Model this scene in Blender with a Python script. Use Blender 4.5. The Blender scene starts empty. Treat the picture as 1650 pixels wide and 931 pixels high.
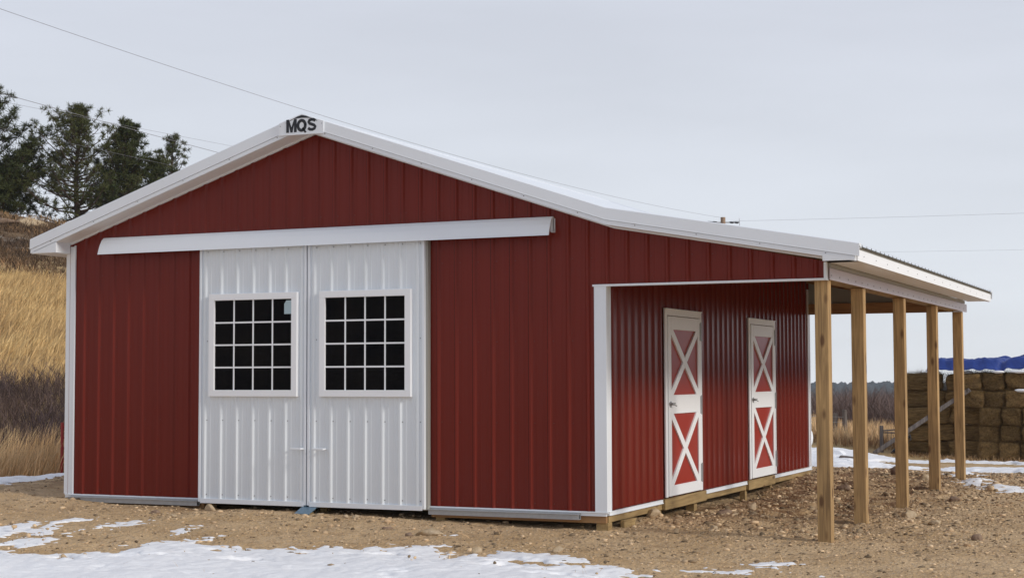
import bpy, bmesh, math, random
import numpy as np
from mathutils import Vector, Matrix
R = math.radians
sc = bpy.context.scene
C = sc.collection

# ------------------------------------------------------------------ camera
CAM = Vector((13.449, -16.057, 1.459))
yaw, pit, rol = 0.4236, 0.0554, -0.0032
cd = bpy.data.cameras.new('camera'); cam = bpy.data.objects.new('camera', cd); C.objects.link(cam)
fw = Vector((-math.sin(yaw)*math.cos(pit), math.cos(yaw)*math.cos(pit), math.sin(pit)))
rt = Vector((math.cos(yaw), math.sin(yaw), 0)); up = rt.cross(fw)
r2 = rt*math.cos(rol)+up*math.sin(rol); u2 = up*math.cos(rol)-rt*math.sin(rol)
cam.matrix_world = Matrix(((r2.x, u2.x, -fw.x, CAM.x), (r2.y, u2.y, -fw.y, CAM.y), (r2.z, u2.z, -fw.z, CAM.z), (0, 0, 0, 1)))
cd.sensor_width = 36; cd.lens = 2549/1650*36; cd.clip_start = .1; cd.clip_end = 9000
sc.camera = cam

# ------------------------------------------------------------------ sky, sun, exposure
SUN = Vector((1.0, -0.10, 0.47)).normalized()
el = math.asin(SUN.z); az = math.atan2(SUN.x, SUN.y)
w = bpy.data.worlds.new('World'); sc.world = w; w.use_nodes = True
nt = w.node_tree; nt.nodes.clear()
def wn(t, **k):
    n = nt.nodes.new(t)
    for a, b in k.items(): setattr(n, a, b)
    return n
out = wn('ShaderNodeOutputWorld'); bg = wn('ShaderNodeBackground'); bg.inputs['Strength'].default_value = .1
sky = wn('ShaderNodeTexSky', sky_type='NISHITA'); sky.sun_disc = False; sky.sun_elevation = el; sky.sun_rotation = az
tc = wn('ShaderNodeTexCoord'); sep = wn('ShaderNodeSeparateXYZ'); nt.links.new(tc.outputs['Generated'], sep.inputs[0])
ramp = wn('ShaderNodeValToRGB'); nt.links.new(sep.outputs['Z'], ramp.inputs[0])
cr = ramp.color_ramp
cr.elements[0].position = .0; cr.elements[0].color = (.84, .88, .93, 1)
cr.elements[1].position = 1.0; cr.elements[1].color = (.46, .50, .60, 1)
e = cr.elements.new(.035); e.color = (.78, .825, .89, 1)
e = cr.elements.new(.12); e.color = (.745, .785, .86, 1)
e = cr.elements.new(.30); e.color = (.66, .69, .785, 1)
mp = wn('ShaderNodeMapping'); mp.inputs['Scale'].default_value = (1.6, 1.6, 9); mp.inputs['Rotation'].default_value = (.12, .2, 0); nt.links.new(tc.outputs['Generated'], mp.inputs[0])
nz = wn('ShaderNodeTexNoise'); nz.inputs['Scale'].default_value = 2.2; nz.inputs['Detail'].default_value = 4; nz.inputs['Roughness'].default_value = .5
nt.links.new(mp.outputs[0], nz.inputs['Vector'])
mr = wn('ShaderNodeMapRange'); mr.inputs['From Min'].default_value = .3; mr.inputs['From Max'].default_value = .7; mr.inputs['To Min'].default_value = 9.35; mr.inputs['To Max'].default_value = 10.2
nt.links.new(nz.outputs[0], mr.inputs[0])
vm = wn('ShaderNodeVectorMath', operation='SCALE'); nt.links.new(ramp.outputs[0], vm.inputs[0]); nt.links.new(mr.outputs[0], vm.inputs['Scale'])
mx = wn('ShaderNodeMix', data_type='RGBA'); mx.inputs[0].default_value = .94
nt.links.new(sky.outputs[0], mx.inputs[6]); nt.links.new(vm.outputs[0], mx.inputs[7])
nt.links.new(mx.outputs[2], bg.inputs[0]); nt.links.new(bg.outputs[0], out.inputs[0])
ld = bpy.data.lights.new('sun', 'SUN'); ld.energy = 2.2; ld.angle = R(10); ld.color = (1, .945, .86)
lo = bpy.data.objects.new('sun', ld); C.objects.link(lo); lo.rotation_euler = (-SUN).to_track_quat('-Z', 'Y').to_euler()
sc.view_settings.view_transform = 'Standard'; sc.view_settings.look = 'None'; sc.view_settings.exposure = 0; sc.view_settings.gamma = 1; sc.view_settings.use_curve_mapping = False
sc.cycles.use_denoising = True
sc.cycles.max_bounces = 6

# ------------------------------------------------------------------ helpers
rng = np.random.default_rng(7)
random.seed(7)
def P(o, label=None, cat=None, group=None, kind=None):
    if label: o['label'] = label
    if cat: o['category'] = cat
    if group: o['group'] = group
    if kind: o['kind'] = kind
    return o
def E(name, loc, label, cat, group=None, rz=0):
    o = bpy.data.objects.new(name, None); C.objects.link(o); o.location = loc; o.rotation_euler = (0, 0, rz); o.empty_display_size = .2
    return P(o, label, cat, group)
class MB:
    """collects boxes, prisms, tubes into one mesh, each face with a material slot"""
    def __init__(s): s.v = []; s.f = []; s.m = []; s.mats = []
    def slot(s, mat):
        if mat not in s.mats: s.mats.append(mat)
        return s.mats.index(mat)
    def add(s, vs, fs, mat):
        b = len(s.v); k = s.slot(mat)
        s.v += [tuple(q) for q in vs]; s.f += [tuple(b+i for i in f) for f in fs]; s.m += [k]*len(fs)
    def box(s, a, b, mat):
        x0, y0, z0 = a; x1, y1, z1 = b
        x0, x1 = min(x0, x1), max(x0, x1); y0, y1 = min(y0, y1), max(y0, y1); z0, z1 = min(z0, z1), max(z0, z1)
        s.add([(x0,y0,z0),(x1,y0,z0),(x1,y1,z0),(x0,y1,z0),(x0,y0,z1),(x1,y0,z1),(x1,y1,z1),(x0,y1,z1)],
              [(0,3,2,1),(4,5,6,7),(0,1,5,4),(1,2,6,5),(2,3,7,6),(3,0,4,7)], mat); return s
    def prism(s, poly, d, mat):
        """poly: list of 3d points (planar), d: extrusion vector"""
        n = len(poly); d = Vector(d); a = [Vector(p) for p in poly]
        s.add(a+[p+d for p in a], [tuple(range(n))[::-1], tuple(range(n, 2*n))]+[(i, (i+1) % n, n+(i+1) % n, n+i) for i in range(n)], mat); return s
    def beam(s, p, q, wd, ht, mat, upv=(0, 0, 1)):
        p, q = Vector(p), Vector(q); d = (q-p).normalized(); sd = d.cross(Vector(upv)).normalized(); u = sd.cross(d)
        c = [p+sd*(a*wd/2)+u*(b*ht/2) for a, b in ((-1,-1),(1,-1),(1,1),(-1,1))]
        return s.prism(c, q-p, mat)
    def tube(s, pts, rad, mat, n=8):
        pts = [Vector(p) for p in pts]; rs = rad if isinstance(rad, (list, tuple)) else [rad]*len(pts)
        vs = []; fs = []
        for i, p in enumerate(pts):
            d = (pts[min(i+1, len(pts)-1)]-pts[max(i-1, 0)]).normalized()
            a = d.cross(Vector((0, 0, 1)) if abs(d.z) < .9 else Vector((1, 0, 0))).normalized(); b = d.cross(a)
            for k in range(n):
                t = 2*math.pi*k/n; vs.append(p+(a*math.cos(t)+b*math.sin(t))*rs[i])
        for i in range(len(pts)-1):
            for k in range(n): fs.append((i*n+k, i*n+(k+1) % n, (i+1)*n+(k+1) % n, (i+1)*n+k))
        fs.append(tuple(range(n))[::-1]); fs.append(tuple(range((len(pts)-1)*n, len(pts)*n)))
        s.add(vs, fs, mat); return s
    def sheet(s, prof, fn, mat):
        """prof: list of params; fn(p)-> list of points forming a column; strips between"""
        cols = [fn(p) for p in prof]; n = len(cols[0]); vs = [q for c in cols for q in c]; fs = []
        for i in range(len(cols)-1):
            for k in range(n-1): fs.append((i*n+k, (i+1)*n+k, (i+1)*n+k+1, i*n+k+1))
        s.add(vs, fs, mat); return s
    def build(s, name, parent=None, bevel=0, smooth=False, loc=None):
        me = bpy.data.meshes.new(name); me.from_pydata(s.v, [], s.f)
        for m in s.mats: me.materials.append(m)
        me.polygons.foreach_set('material_index', s.m)
        if smooth: me.polygons.foreach_set('use_smooth', [True]*len(s.f))
        me.update()
        bm = bmesh.new(); bm.from_mesh(me); bmesh.ops.recalc_face_normals(bm, faces=bm.faces) if s.f and bevel != -1 else None
        if bevel > 0: bmesh.ops.bevel(bm, geom=[e for e in bm.edges if len(e.link_faces) == 2 and e.calc_face_angle(0) > .5], offset=bevel, segments=1, affect='EDGES')
        bm.to_mesh(me); bm.free()
        o = bpy.data.objects.new(name, me); C.objects.link(o)
        if parent: o.parent = parent
        if loc: o.location = loc
        return o
def npmesh(name, V, F, mat, parent=None, smooth=False):
    """V (n,3) array, F (m,k) array of equal-sized faces"""
    me = bpy.data.meshes.new(name); k = F.shape[1]
    me.vertices.add(len(V)); me.vertices.foreach_set('co', np.ascontiguousarray(V, dtype=np.float32).ravel())
    me.loops.add(F.size); me.loops.foreach_set('vertex_index', np.ascontiguousarray(F, dtype=np.int32).ravel())
    me.polygons.add(len(F)); me.polygons.foreach_set('loop_start', np.arange(0, F.size, k, dtype=np.int32))
    if smooth: me.polygons.foreach_set('use_smooth', np.ones(len(F), dtype=bool))
    if mat is not None:
        for m in (mat if isinstance(mat, list) else [mat]): me.materials.append(m)
    me.update(calc_edges=True); me.validate()
    o = bpy.data.objects.new(name, me); C.objects.link(o)
    if parent: o.parent = parent
    return o
def ihash(ix, iy, s):
    h = (ix.astype(np.int64)*374761393+iy.astype(np.int64)*668265263+s*982451653) & 0xffffffff
    h = ((h ^ (h >> 13))*1274126177) & 0xffffffff
    return ((h ^ (h >> 16)) & 0xffff)/65535.0
def vnoise(x, y, s=0):
    ix = np.floor(x); iy = np.floor(y); fx = x-ix; fy = y-iy; fx = fx*fx*(3-2*fx); fy = fy*fy*(3-2*fy)
    a = ihash(ix, iy, s); b = ihash(ix+1, iy, s); c = ihash(ix, iy+1, s); d = ihash(ix+1, iy+1, s)
    return (a*(1-fx)+b*fx)*(1-fy)+(c*(1-fx)+d*fx)*fy-.5
def fbm(x, y, o=4, s=0):
    r = 0; a = 1
    for k in range(o): r = r+a*vnoise(x*2**k+k*17.3, y*2**k-k*9.1, s+k); a *= .5
    return r
def sstep(a, b, x):
    t = np.clip((x-a)/(b-a), 0, 1); return t*t*(3-2*t)

# ------------------------------------------------------------------ materials
def mat(name, col, rough=.6, spec=.5, metal=0, var=None, bump=None, coat=0, island=0, scale_vec=None, coords='Object', sub=0):
    """var = (scale, amount, colour2); bump = (scale, strength, distance)"""
    m = bpy.data.materials.new(name); m.use_nodes = True; t = m.node_tree; b = t.nodes['Principled BSDF']
    b.inputs['Roughness'].default_value = rough; b.inputs['Specular IOR Level'].default_value = spec; b.inputs['Metallic'].default_value = metal
    b.inputs['Coat Weight'].default_value = coat; b.inputs['Coat Roughness'].default_value = .12
    b.inputs['Base Color'].default_value = (*col, 1)
    tcn = t.nodes.new('ShaderNodeTexCoord'); vec = tcn.outputs[coords]
    if scale_vec:
        mpn = t.nodes.new('ShaderNodeMapping'); mpn.inputs['Scale'].default_value = scale_vec; t.links.new(vec, mpn.inputs[0]); vec = mpn.outputs[0]
    col_out = None
    if var:
        n = t.nodes.new('ShaderNodeTexNoise'); n.inputs['Scale'].default_value = var[0]; n.inputs['Detail'].default_value = 6; n.inputs['Roughness'].default_value = .6; t.links.new(vec, n.inputs['Vector'])
        r = t.nodes.new('ShaderNodeMapRange'); r.inputs[1].default_value = .35; r.inputs[2].default_value = .65; t.links.new(n.outputs[0], r.inputs[0])
        mu = t.nodes.new('ShaderNodeMath'); mu.operation = 'MULTIPLY'; mu.inputs[1].default_value = var[1]; t.links.new(r.outputs[0], mu.inputs[0])
        x = t.nodes.new('ShaderNodeMix'); x.data_type = 'RGBA'; x.inputs[6].default_value = (*col, 1); x.inputs[7].default_value = (*var[2], 1)
        t.links.new(mu.outputs[0], x.inputs[0]); col_out = x.outputs[2]
    if island:
        g = t.nodes.new('ShaderNodeNewGeometry'); r = t.nodes.new('ShaderNodeMapRange'); r.inputs[3].default_value = 1-island; r.inputs[4].default_value = 1+island
        t.links.new(g.outputs['Random Per Island'], r.inputs[0])
        v = t.nodes.new('ShaderNodeVectorMath'); v.operation = 'SCALE'
        if col_out: t.links.new(col_out, v.inputs[0])
        else: v.inputs[0].default_value = col
        t.links.new(r.outputs[0], v.inputs['Scale']); col_out = v.outputs[0]
    if col_out: t.links.new(col_out, b.inputs['Base Color'])
    if bump:
        n = t.nodes.new('ShaderNodeTexNoise'); n.inputs['Scale'].default_value = bump[0]; n.inputs['Detail'].default_value = 5; t.links.new(vec, n.inputs['Vector'])
        bu = t.nodes.new('ShaderNodeBump'); bu.inputs['Strength'].default_value = bump[1]; bu.inputs['Distance'].default_value = bump[2]
        t.links.new(n.outputs[0], bu.inputs['Height']); t.links.new(bu.outputs[0], b.inputs['Normal'])
    if sub:
        # thin leaves let a little light through
        b.inputs['Subsurface Weight'].default_value = 0
    return m
M = {}
M['red'] = mat('red_steel', (.168, .0215, .0140), .22, .16, var=(1.3, .45, (.146, .019, .0125)), bump=(1.2, .07, .02), scale_vec=(1, 1, .35))
M['white'] = mat('white_steel', (.79, .83, .88), .36, .45, var=(1.1, .4, (.76, .79, .83)), bump=(1.5, .08, .02))
M['door_white'] = mat('door_white_steel', (.745, .79, .83), .33, .45, var=(1.1, .4, (.71, .755, .795)), bump=(1.5, .08, .02))
M['vinyl'] = mat('white_vinyl', (.86, .875, .90), .4, .5)
M['galv'] = mat('galvanised_steel', (.42, .43, .44), .38, .5, metal=.35, var=(14, .6, (.33, .34, .36)))
M['bluesteel'] = mat('blue_grey_steel', (.16, .25, .33), .4, .5, metal=.4)
M['glass'] = mat('dark_glass', (.002, .002, .003), .05, .03, var=(2, .6, (.010, .008, .007)))
M['sticker'] = mat('pale_blue_sticker', (.42, .55, .60), .5)
M['film'] = mat('lilac_film_steel', (.50, .43, .49), .35, .5, var=(3, .8, (.55, .50, .54)), scale_vec=(1, .4, 3))
M['liner'] = mat('grey_beige_liner', (.34, .33, .30), .5, .4)
M['bareback'] = mat('primer_grey_back', (.36, .37, .35), .5, .3)
M['black'] = mat('black_vinyl', (.008, .008, .014), .4)
M['screw'] = mat('screw_head', (.12, .11, .11), .4, metal=.5)
M['redscrew'] = mat('red_screw_head', (.07, .010, .008), .5)
M['doorred'] = mat('stall_door_red', (.33, .028, .016), .28, .2)
def wood(name, c1, c2, c3, ax='Z'):
    m = bpy.data.materials.new(name); m.use_nodes = True; t = m.node_tree; b = t.nodes['Principled BSDF']
    b.inputs['Roughness'].default_value = .75; b.inputs['Specular IOR Level'].default_value = .25
    tcn = t.nodes.new('ShaderNodeTexCoord'); mpn = t.nodes.new('ShaderNodeMapping')
    s = [16, 16, 16]; s['XYZ'.index(ax)] = .9; mpn.inputs['Scale'].default_value = s
    oi = t.nodes.new('ShaderNodeObjectInfo'); vs = t.nodes.new('ShaderNodeVectorMath'); vs.operation = 'SCALE'; vs.inputs[0].default_value = (37, 51, 23)
    t.links.new(oi.outputs['Random'], vs.inputs['Scale'])
    va = t.nodes.new('ShaderNodeVectorMath'); va.operation = 'ADD'; t.links.new(tcn.outputs['Object'], va.inputs[0]); t.links.new(vs.outputs[0], va.inputs[1]); t.links.new(va.outputs[0], mpn.inputs[0])
    n = t.nodes.new('ShaderNodeTexNoise'); n.inputs['Scale'].default_value = 1.6; n.inputs['Detail'].default_value = 5; n.inputs['Distortion'].default_value = 1.2; t.links.new(mpn.outputs[0], n.inputs['Vector'])
    r = t.nodes.new('ShaderNodeValToRGB'); r.color_ramp.elements[0].position = .32; r.color_ramp.elements[0].color = (*c2, 1); r.color_ramp.elements[1].position = .62; r.color_ramp.elements[1].color = (*c1, 1)
    t.links.new(n.outputs[0], r.inputs[0])
    # knots
    mk = t.nodes.new('ShaderNodeMapping'); s = [9, 9, 9]; s['XYZ'.index(ax)] = 3.2; mk.inputs['Scale'].default_value = s; t.links.new(va.outputs[0], mk.inputs[0])
    vo = t.nodes.new('ShaderNodeTexVoronoi'); vo.inputs['Scale'].default_value = .8; t.links.new(mk.outputs[0], vo.inputs['Vector'])
    k = t.nodes.new('ShaderNodeMapRange'); k.inputs[1].default_value = .10; k.inputs[2].default_value = .22; k.inputs[3].default_value = .85; k.inputs[4].default_value = 0; t.links.new(vo.outputs['Distance'], k.inputs[0])
    x = t.nodes.new('ShaderNodeMix'); x.data_type = 'RGBA'; t.links.new(k.outputs[0], x.inputs[0]); t.links.new(r.outputs[0], x.inputs[6]); x.inputs[7].default_value = (*c3, 1)
    # long stain patches
    n2 = t.nodes.new('ShaderNodeTexNoise'); n2.inputs['Scale'].default_value = 1.3; n2.inputs['Detail'].default_value = 3; t.links.new(va.outputs[0], n2.inputs['Vector'])
    r2_ = t.nodes.new('ShaderNodeMapRange'); r2_.inputs[1].default_value = .35; r2_.inputs[2].default_value = .7; r2_.inputs[3].default_value = .8; r2_.inputs[4].default_value = 1.12; t.links.new(n2.outputs[0], r2_.inputs[0])
    sc_ = t.nodes.new('ShaderNodeVectorMath'); sc_.operation = 'SCALE'; t.links.new(x.outputs[2], sc_.inputs[0]); t.links.new(r2_.outputs[0], sc_.inputs['Scale'])
    t.links.new(sc_.outputs[0], b.inputs['Base Color'])
    bu = t.nodes.new('ShaderNodeBump'); bu.inputs['Strength'].default_value = .3; bu.inputs['Distance'].default_value = .004; t.links.new(n.outputs[0], bu.inputs['Height']); t.links.new(bu.outputs[0], b.inputs['Normal'])
    return m
M['postwood'] = wood('treated_post_wood', (.50, .325, .15), (.27, .17, .08), (.11, .05, .025), 'Z')
M['boardwood'] = wood('treated_board_wood', (.40, .28, .13), (.27, .18, .08), (.12, .06, .03), 'Y')
M['boardwoodx'] = wood('pine_board_wood', (.42, .24, .11), (.30, .17, .08), (.14, .06, .03), 'X')
M['oldwood'] = wood('weathered_wood', (.22, .19, .17), (.10, .085, .08), (.05, .04, .04), 'Z')
M['tanrock'] = mat('tan_rock', (.40, .29, .17), .9, .2, var=(9, .8, (.52, .42, .30)), bump=(22, .6, .02))
M['brownrock'] = mat('brown_rock', (.20, .13, .09), .9, .2, var=(9, .8, (.30, .22, .16)), bump=(22, .6, .02))
M['snow'] = mat('snow', (.88, .885, .90), .6, .3, var=(3.5, .5, (.83, .84, .865)), bump=(20, .35, .02))
SNOWP = [
  [(1.57,-5.05),(2.61,-4.06),(3.24,-3.50),(3.30,-3.05),(3.54,-2.76),(3.67,-2.52),(3.96,-1.79),(4.11,-2.33),(4.21,-2.80),(4.57,-2.95),(5.15,-2.53),(5.47,-2.34),(5.70,-2.12),(5.83,-1.81),(5.84,-2.18),(6.33,-1.79),(6.49,-2.15),(6.73,-2.51),(7.07,-2.37),(7.06,-2.03),(7.47,-2.03),(7.93,-2.23),(8.12,-2.62),(8.54,-2.39),(8.87,-2.51),(8.87,-2.99),(9.12,-3.55),(9.63,-5.80),(4.52,-7.99)],
  [(0.55,-3.20),(1.10,-2.40),(1.18,-1.91),(1.46,-2.25),(1.63,-2.75),(1.88,-3.26),(1.56,-4.20)],
  [(1.95,-2.96),(1.67,-2.31),(1.40,-1.74),(1.55,-1.35),(1.73,-1.60),(1.87,-2.30),(2.11,-2.96)],
  [(2.19,-2.38),(2.07,-1.62),(2.34,-1.50),(2.48,-2.19)],
  [(1.97,-4.21),(2.13,-3.54),(2.28,-3.16),(2.18,-2.45),(2.38,-2.65),(2.56,-3.48),(2.53,-3.98)],
  [(3.02,-1.97),(2.93,-1.68),(3.07,-1.58),(3.30,-1.78),(3.42,-2.12),(3.36,-2.28)],
  [(-0.02,-2.16),(0.48,-1.71),(0.57,-1.43),(0.77,-1.67),(0.74,-2.00)],
  [(7.81,-2.22),(7.92,-2.18),(8.07,-2.54),(7.97,-2.58)],
  [(8.94,-2.43),(9.10,-2.11),(9.45,-2.06),(9.46,-2.36),(9.07,-2.57)],
  [(9.44,-1.81),(9.53,-1.56),(9.75,-1.57),(9.78,-1.83),(9.55,-1.97)],
  [(9.90,-2.65),(9.94,-2.35),(10.11,-2.33),(10.15,-2.68),(10.01,-2.83)],
  [(9.23,-3.29),(9.17,-2.87),(9.35,-2.74),(9.59,-3.35)],
  [(5.92,-1.12),(5.97,-0.99),(6.15,-1.16),(6.18,-1.35),(6.06,-1.33)],
  [(-7.80,3.59),(-4.46,3.73),(-4.65,4.31),(-3.89,3.95),(-3.91,4.27),(-3.86,4.62),(-3.23,3.90),(-2.79,2.89),(-2.39,1.83),(-2.30,1.35),(-2.59,-1.22)],
  [(4.35,20.46),(4.95,21.35),(5.88,20.71),(6.58,20.03),(7.45,19.75),(7.56,18.65),(6.90,18.68),(6.52,18.26),(6.75,16.49),(7.35,15.98),(7.84,15.93),(7.95,16.70),(7.94,15.04),(8.13,13.62),(6.94,12.55),(6.86,11.94),(6.37,12.33)],
  [(8.17,16.14),(8.67,16.82),(9.64,17.70),(11.41,17.86),(11.70,12.93),(10.26,12.18),(9.61,12.47),(9.15,13.45),(8.44,13.79)],
  [(9.23,10.25),(9.36,11.72),(9.66,10.77),(9.48,9.86)],
  [(10.19,7.50),(10.71,7.31),(10.73,6.88),(10.44,6.89)],
  [(7.33,20.43),(11.24,20.60),(11.29,19.80),(7.49,19.46)],
  [(9.75,8.43),(9.86,9.22),(10.17,8.31),(9.99,7.68)],
]

# ------------------------------------------------------------------ terrain
HD = np.array([-.665, .747]); HR = np.array([.747, .665])
def hill_h(x, y):
    s = (x-CAM.x)*HD[0]+(y-CAM.y)*HD[1]; t = (x-CAM.x)*HR[0]+(y-CAM.y)*HR[1]
    prof = np.interp(s, [0, 31, 33.5, 38, 44, 52, 60, 68, 76, 84, 94, 120, 180, 400], [0, 0, .45, 1.55, 2.75, 4.25, 5.6, 7.4, 9.2, 9.8, 9.0, 7, 5, 3])
    lat = 1-sstep(3, 26, t-np.clip(s-60, 0, 60)*.10)
    n = fbm(x*.11, y*.11, 4, 5)*.7*sstep(40, 70, s)*(s < 200)+fbm(x*.5, y*.5, 3, 8)*.25*sstep(33, 50, s)
    return (prof+n-.22*np.clip(t+.7, -8, 14)*sstep(58, 80, s))*lat
def ground_h(x, y, detail=True):
    x = np.asarray(x, dtype=float); y = np.asarray(y, dtype=float)
    z = -.06-.02*np.clip(x, -3, 9)+.012*np.clip(y, 0, 9)-(.029-.017*sstep(5, 8.5, x))*np.clip(-y, 0, 4.5)
    z = z-.07*sstep(7.0, 7.6, x)*sstep(-1, 1.5, y)*0
    z = z-.32*sstep(9.5, 18, y)*sstep(-2, 6, x)-.36*sstep(0, 5, -x-1.2)
    d = np.hypot(x-CAM.x, y-CAM.y)
    tt_ = (x-CAM.x)*HR[0]+(y-CAM.y)*HR[1]
    z = z-1.25*sstep(43, 74, d)*sstep(5, 22, tt_)
    z = z-14.5*sstep(75, 900, d)-8*sstep(1060, 1160, d)
    z = z+hill_h(x, y)
    if detail:
        # churned dirt: heaps by the right wall and lean-to, gentle ripples elsewhere
        near = 1-sstep(30, 60, d)
        rough = .35+.65*sstep(6.6, 7.6, x)*sstep(0, 1, y)*(1-sstep(9.5, 11.5, x))*(1-sstep(9, 12, y))
        z = z+near*(fbm(x*.55, y*.55, 3, 1)*.05+fbm(x*2.3, y*2.3, 4, 2)*.045*rough+fbm(x*7, y*7, 3, 3)*.030*rough+fbm(x*19, y*19, 2, 4)*.012)
        # wind-heaped dirt along the wall feet
        z = z+near*.035*np.exp(-((y+.55)/.35)**2)*(x > -.5)*(x < 7.4)*(.5+fbm(x*1.3, y*.2, 2, 9))-near*.075*np.exp(-((x-7.25)/.45)**2)*sstep(1.2, 2.2, y)*(1-sstep(7.2, 8.8, y))
        z = z+near*.05*np.exp(-((x-8.6)/.7)**2)*sstep(1, 3, y)*(1-sstep(10, 12, y))*(.6+fbm(x*1.8, y*1.8, 3, 19))
    return z
def gz(x, y): return float(ground_h(np.array([x]), np.array([y]))[0])
def axis(lo, hi, st, far, gr):
    a = list(np.arange(lo, hi, st)); s = st; q = hi
    while q < far: q += s; a.append(q); s *= gr
    s = st; q = lo
    while q > -far: q -= s; a.insert(0, q); s *= gr
    return np.array(a)
gx = axis(-6, 14.5, .05, 1120, 1.065); gy = axis(-5.6, 12, .055, 1120, 1.065)
X, Y = np.meshgrid(gx, gy, indexing='ij'); Z = ground_h(X, Y)
n0, n1 = X.shape
ii = (np.arange(n0-1)[:, None]*n1+np.arange(n1-1)[None, :]).ravel()
F = np.stack([ii, ii+n1, ii+n1+1, ii+1], 1)
def ground_mat():
    m = bpy.data.materials.new('yard_dirt_and_grassland'); m.use_nodes = True; t = m.node_tree; b = t.nodes['Principled BSDF']
    b.inputs['Roughness'].default_value = .92; b.inputs['Specular IOR Level'].default_value = .2
    L = t.links.new
    tcn = t.nodes.new('ShaderNodeTexCoord'); vec = tcn.outputs['Object']
    def noise(s, d=5, dist=0):
        n = t.nodes.new('ShaderNodeTexNoise'); n.inputs['Scale'].default_value = s; n.inputs['Detail'].default_value = d; n.inputs['Distortion'].default_value = dist; L(vec, n.inputs['Vector']); return n.outputs[0]
    def rmp(x, a, c, lo=0, hi=1):
        r = t.nodes.new('ShaderNodeMapRange'); r.inputs[1].default_value = a; r.inputs[2].default_value = c; r.inputs[3].default_value = lo; r.inputs[4].default_value = hi; L(x, r.inputs[0]); return r.outputs[0]
    def mix(f, a, c):
        x = t.nodes.new('ShaderNodeMix'); x.data_type = 'RGBA'; L(f, x.inputs[0])
        for i, q in ((6, a), (7, c)):
            if isinstance(q, tuple): x.inputs[i].default_value = (*q, 1)
            else: L(q, x.inputs[i])
        return x.outputs[2]
    def attr(n):
        a = t.nodes.new('ShaderNodeAttribute'); a.attribute_name = n; return a.outputs['Fac']
    soil = mix(rmp(noise(1.1), .38, .62), (.52, .345, .175), (.62, .435, .245))
    soil = mix(rmp(noise(7, 6), .50, .68, 0, .6), soil, (.29, .18, .095))
    # grit: small stones as voronoi cells, each with its own tint
    for s, thr, amt in ((22, .22, .9), (45, .28, .9), (90, .30, .7)):
        v = t.nodes.new('ShaderNodeTexVoronoi'); v.inputs['Scale'].default_value = s; L(vec, v.inputs['Vector'])
        sx = t.nodes.new('ShaderNodeSeparateColor'); L(v.outputs['Color'], sx.inputs[0])
        tint = mix(sx.outputs[0], (.22, .145, .085), (.66, .53, .38))
        on = t.nodes.new('ShaderNodeMath'); on.operation = 'MULTIPLY'; L(rmp(v.outputs['Distance'], thr, thr+.12, amt, 0), on.inputs[0]); L(rmp(sx.outputs[1], .35, .45), on.inputs[1])
        soil = mix(on.outputs[0], soil, tint)
    damp = t.nodes.new('ShaderNodeMath'); damp.operation = 'MULTIPLY'; L(attr('damp'), damp.inputs[0]); L(rmp(noise(3.2), .38, .58), damp.inputs[1])  # darkens the soil: painted shade under the lean-to, plus damp patches
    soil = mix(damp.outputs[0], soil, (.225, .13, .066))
    turf = mix(rmp(noise(.8), .35, .65), (.50, .36, .18), (.40, .27, .13))
    turf = mix(rmp(noise(.35, 3, .3), .4, .65), turf, (.30, .20, .10))
    brown = mix(rmp(noise(.5, 7), .4, .6), (.10, .062, .038), (.19, .125, .07))
    brown = mix(rmp(noise(1.7, 5), .56, .66), brown, (.30, .25, .20))
    turf = mix(attr('scrubby'), turf, brown)
    col = mix(attr('turf'), soil, turf)
    L(col, b.inputs['Base Color'])
    bu = t.nodes.new('ShaderNodeBump'); bu.inputs['Strength'].default_value = 1; bu.inputs['Distance'].default_value = .035; L(noise(26, 8), bu.inputs['Height']); L(bu.outputs[0], b.inputs['Normal'])
    return m
V = np.stack([X, Y, Z], -1).reshape(-1, 3)
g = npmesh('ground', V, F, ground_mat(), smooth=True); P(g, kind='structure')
def setattr_f(o, name, arr):
    a = o.data.attributes.new(name, 'FLOAT', 'POINT'); a.data.foreach_set('value', np.ascontiguousarray(arr, dtype=np.float32).ravel())
S_ = (X-CAM.x)*HD[0]+(Y-CAM.y)*HD[1]; T_ = (X-CAM.x)*HR[0]+(Y-CAM.y)*HR[1]
jit = fbm(X*.6, Y*.6, 3, 11)*2
turf = np.maximum(sstep(28.2, 30.2, S_+jit)*(T_ < 30), sstep(22.5, 24.5, Y+jit*.6))
setattr_f(g, 'turf', turf)
scrub = sstep(60, 66, S_+fbm(X*.12, Y*.12, 4, 21)*9)*(1-sstep(26, 40, T_))
setattr_f(g, 'scrubby', scrub)
shade_damp_mask = sstep(6.9, 7.5, X+jit*.1)*(1-sstep(9.4, 10.6, X+jit*.3))*sstep(.6, 2.5, Y)*(1-sstep(12, 14, Y))  # lean-to shade on the ground, put into the soil colour
shade_damp_mask = np.maximum(shade_damp_mask, .8*np.exp(-(((X-2.2)/.9)**2+((Y+.15)/.45)**2)))
shade_damp_mask = np.maximum(shade_damp_mask, .75*sstep(0, 1.5, -X-.2)*(1-sstep(3.5, 5, -X))*sstep(-1, 1.5, Y+X*.4)*(1-sstep(6, 9, Y)))
setattr_f(g, 'damp', shade_damp_mask)  # 'damp' carries the painted lean-to shade as well as the damp patches

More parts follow.
